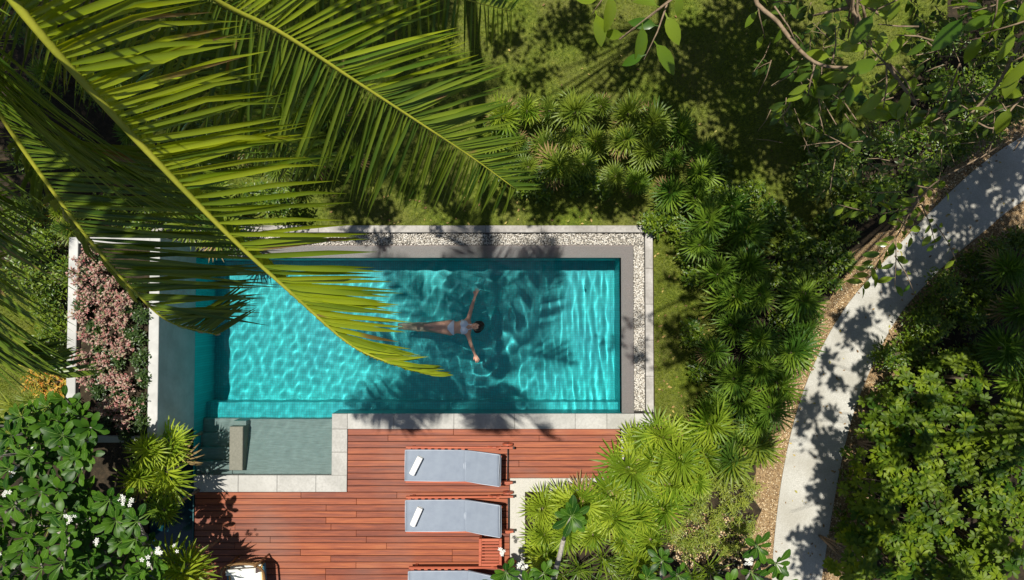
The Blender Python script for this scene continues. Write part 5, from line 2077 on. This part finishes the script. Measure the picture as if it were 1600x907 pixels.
north = Tree((2.4, 9.6, -.02), 'tree beyond the top edge whose crown dapples the lawn and the fan palms')
hubN = Vector((2.0, 7.6, 8.2))
north.limb([north.base, Vector((2.6, 9.0, 4)), hubN], .22, .12, 'bark', 10, 'trunk')
south = Tree((11.6, -1.6, -.02), 'tree beyond the right edge whose crown dapples the curved path')
hubS = Vector((9.2, -.6, 8.0))
south.limb([south.base, Vector((10.8, -1.3, 4)), hubS], .22, .12, 'bark', 10, 'trunk')

west = Tree((-11.8, 3.4, -.02), 'unseen tree added beyond the left edge to darken the ground under the coconut fronds')
hubW = Vector((-9.4, 4.6, 7.6))  # unseen tree, added only to deepen the shade in the top left corner
west.limb([west.base, Vector((-11.2, 3.8, 4)), hubW], .2, .1, 'bark', 10, 'trunk')

# crown clumps: where the dapples on the ground show that leaves hang, found by walking from the spot up the sunbeam
def shade(tree, hub, px, py, rpx, dens=1.0, h0=7.0):
    g = P(px, py, 0)
    r = rpx / 78 * 1.15
    h = h0
    while h < 11.3:
        q = g + Vector((SUN.x, SUN.y, SUN.z)) * (h / SUN.z)
        mar = r * F_PX / (CAM_H - h)
        x, y = proj(q)
        if x < -mar or x > 1600 + mar or y < -mar or y > 907 + mar:
            break
        h += .2
    q = g + SUN * (min(h, 11.3) / SUN.z)
    n = int(max(14, dens * 2.7 * math.pi * r * r / .0068))
    tree.clump(q, r, n)
    mid = hub.lerp(q, .5) + Vector((0, 0, .3))
    if not any(in_frame(hub.lerp(q, t) + Vector((0, 0, 1.2 * t * (1 - t))), 5) for t in (.2, .4, .5, .6, .8, 1)):
        tree.br.tube([hub - tree.base, mid - tree.base, q - tree.base], [.028, .016, .006], 5)


SH_N = [(1180, 40, 75), (1130, 110, 62), (1230, 120, 75), (1180, 200, 70), (1090, 60, 40), (1065, 130, 36), (1240, 230, 65), (1290, 150, 60), (1130, 265, 45), (1045, 165, 28), (800, 60, 20), (905, 20, 26), (935, 60, 16), (842, 118, 18),
        (965, 128, 12), (870, 45, 14), (1000, 100, 20), (560, 318, 36), (600, 335, 26), (690, 305, 30), (720, 335, 20), (790, 318, 26), (850, 325, 30), (905, 305, 30), (950, 325, 24), (985, 318, 22), (640, 300, 16), (560, 368, 22), (600, 380, 16), (680, 366, 12), (840, 358, 10),
        (1020, 250, 24), (990, 215, 20), (940, 250, 18), (1080, 240, 34), (880, 240, 16), (1060, 200, 26)]
for a in SH_N:
    if a[0] < 1010 and a[1] < 200:
        shade(north, hubN, a[0], a[1], a[2] * 2.1, .22)
        shade(north, hubN, a[0] - 22, a[1] + 14, a[2] * 1.1, .4)
    else:
        shade(north, hubN, *a)
SH_E = [(1560, 40, 60), (1500, 100, 60), (1590, 120, 60), (1450, 60, 50), (1420, 140, 50), (1050, 400, 18), (1050, 520, 30), (1090, 560, 30), (1070, 610, 30), (1040, 580, 20),(1060, 300, 40), (1100, 345, 40), (1135, 400, 45), (1185, 380, 50), (1180, 460, 52), (1150, 520, 42), (1195, 540, 38), (1150, 590, 36), (1190, 600, 30), (1100, 600, 26), (1060, 555, 26), (1045, 640, 26), (1245, 330, 60), (1295, 350, 50),
        (1245, 420, 44), (1240, 500, 30), (1075, 462, 18), (1045, 440, 14), (1080, 500, 20), (1000, 560, 24), (998, 620, 20), (990, 505, 16), (1090, 640, 26), (1140, 640, 26), (1060, 590, 20), (1330, 220, 60), (1400, 180, 60), (1330, 300, 40), (1270, 260, 50)]
for a in SH_E:
    shade(east, hubE, a[0], a[1], a[2] * .85, .5)
SH_S = [(1400, 440, 14), (1352, 500, 16), (1312, 500, 12), (1345, 575, 16), (1305, 600, 14), (1278, 598, 10), (1250, 668, 14), (1300, 652, 12), (1238, 705, 10), (1392, 480, 14), (1430, 350, 18), (1375, 430, 12), (1270, 770, 16), (1235, 800, 9),(1290, 740, 30), (1296, 690, 22), (1300, 830, 40), (1480, 310, 30), (1520, 310, 34), (1575, 265, 40), (1500, 340, 26),(1540, 330, 40), (1590, 250, 50), (1500, 260, 40), (1450, 400, 30), (1410, 470, 26), (1530, 290, 30), (1550, 440, 60), (1450, 500, 44), (1500, 560, 40), (1590, 520, 60), (1480, 350, 20), (1275, 850, 34), (1310, 760, 24),(1560, 240, 62), (1500, 290, 44), (1580, 300, 30), (1470, 330, 26), (1440, 395, 20), (1335, 520, 24), (1290, 565, 18), (1360, 545, 16), (1262, 640, 24), (1280, 690, 16), (1300, 735, 26), (1320, 690, 14), (1300, 790, 28), (1245, 832, 16), (1290, 850, 26),
        (1265, 885, 26), (1350, 620, 20), (1370, 700, 26), (1345, 800, 26), (1330, 870, 30), (1430, 460, 50), (1500, 420, 60), (1560, 380, 55), (1580, 470, 50), (1470, 530, 36), (1530, 520, 44), (1420, 560, 26), (1580, 570, 36), (1560, 640, 24), (1400, 640, 16), (1480, 640, 14),
        (1420, 880, 26), (1500, 830, 20), (1580, 780, 22), (1540, 900, 26), (1450, 760, 12), (1180, 690, 18), (1200, 650, 24)]
for a in SH_S:
    shade(south, hubS, *a, .5 if (a[0] > 1430 and a[1] < 350) else 1.0)
for a in ((40, 60, 70), (150, 70, 70), (60, 200, 62), (180, 210, 55), (270, 110, 60), (350, 50, 50), (50, 300, 34), (300, 220, 40), (420, 120, 50), (420, 220, 36), (130, 300, 36), (240, 290, 30), (500, 60, 45), (620, 60, 34), (540, 150, 34)):  # clumps of the added tree, set over ground to be darkened, not over dapples
    shade(west, hubW, *a, 1.1)
for t in (east, north, south, west):
    t.finish()

# fallen leaves on the lawn, the path and the gravel
n = 420
u = rng.uniform(0, 1, n)
k = rng.integers(0, 58, n)
q = np.empty((n, 3))
for i in range(n):
    if i < 150:
        a, b2 = lp[k[i]], rp[k[i]]
        w = u[i] ** 2 * .5
        p = a.lerp(b2, w if i % 2 else 1 - w)
        q[i] = (p.x, p.y, .014)
    elif i < 240:
        p = P(rng.uniform(1024, 1110), rng.uniform(360, 650), 0)
        q[i] = (p.x, p.y, .01)
    else:
        p = P(rng.uniform(520, 1240), rng.uniform(0, 350) if i % 2 else rng.uniform(300, 350), 0)
        q[i] = (p.x, p.y, .012)
ms = [xf(p, rdir(-4, 8), Vector((0, 0, 1)) + rdir(0, 30) * .3, random.uniform(.35, .9)) for p in q]
M['fallen'] = island_mat('withered_leaf', [(0.0, (0.10, 0.05, 0.02)), (0.4, (0.28, 0.17, 0.06)), (0.8, (0.42, 0.32, 0.09)), (1.0, (0.20, 0.22, 0.04))], 0.7)
tag(link('fallen_leaves', batch(leaf_template(.09, .045, 3, .3, -.1, .45), ms, 'fallen_leaves', M['fallen'])), 'scattered withered leaves lying on the lawn and the curved path', 'leaves', None, 'stuff')

# a few fallen blossoms
k = 0
for (px, py, lab) in ((290, 722, 'fallen white blossom on the dark channel, upper one'), (294, 858, 'fallen white blossom on the dark channel, lower one')):
    o = link('fallen_blossom', FLW)
    p = P(px, py, -.05)
    o.location = p + Vector((0, 0, .004))
    o.rotation_euler = (0, 0, k)
    o.scale = (.5, .5, .5)
    tag(o, lab, 'blossom', 'fallen blossoms')
    k += 1
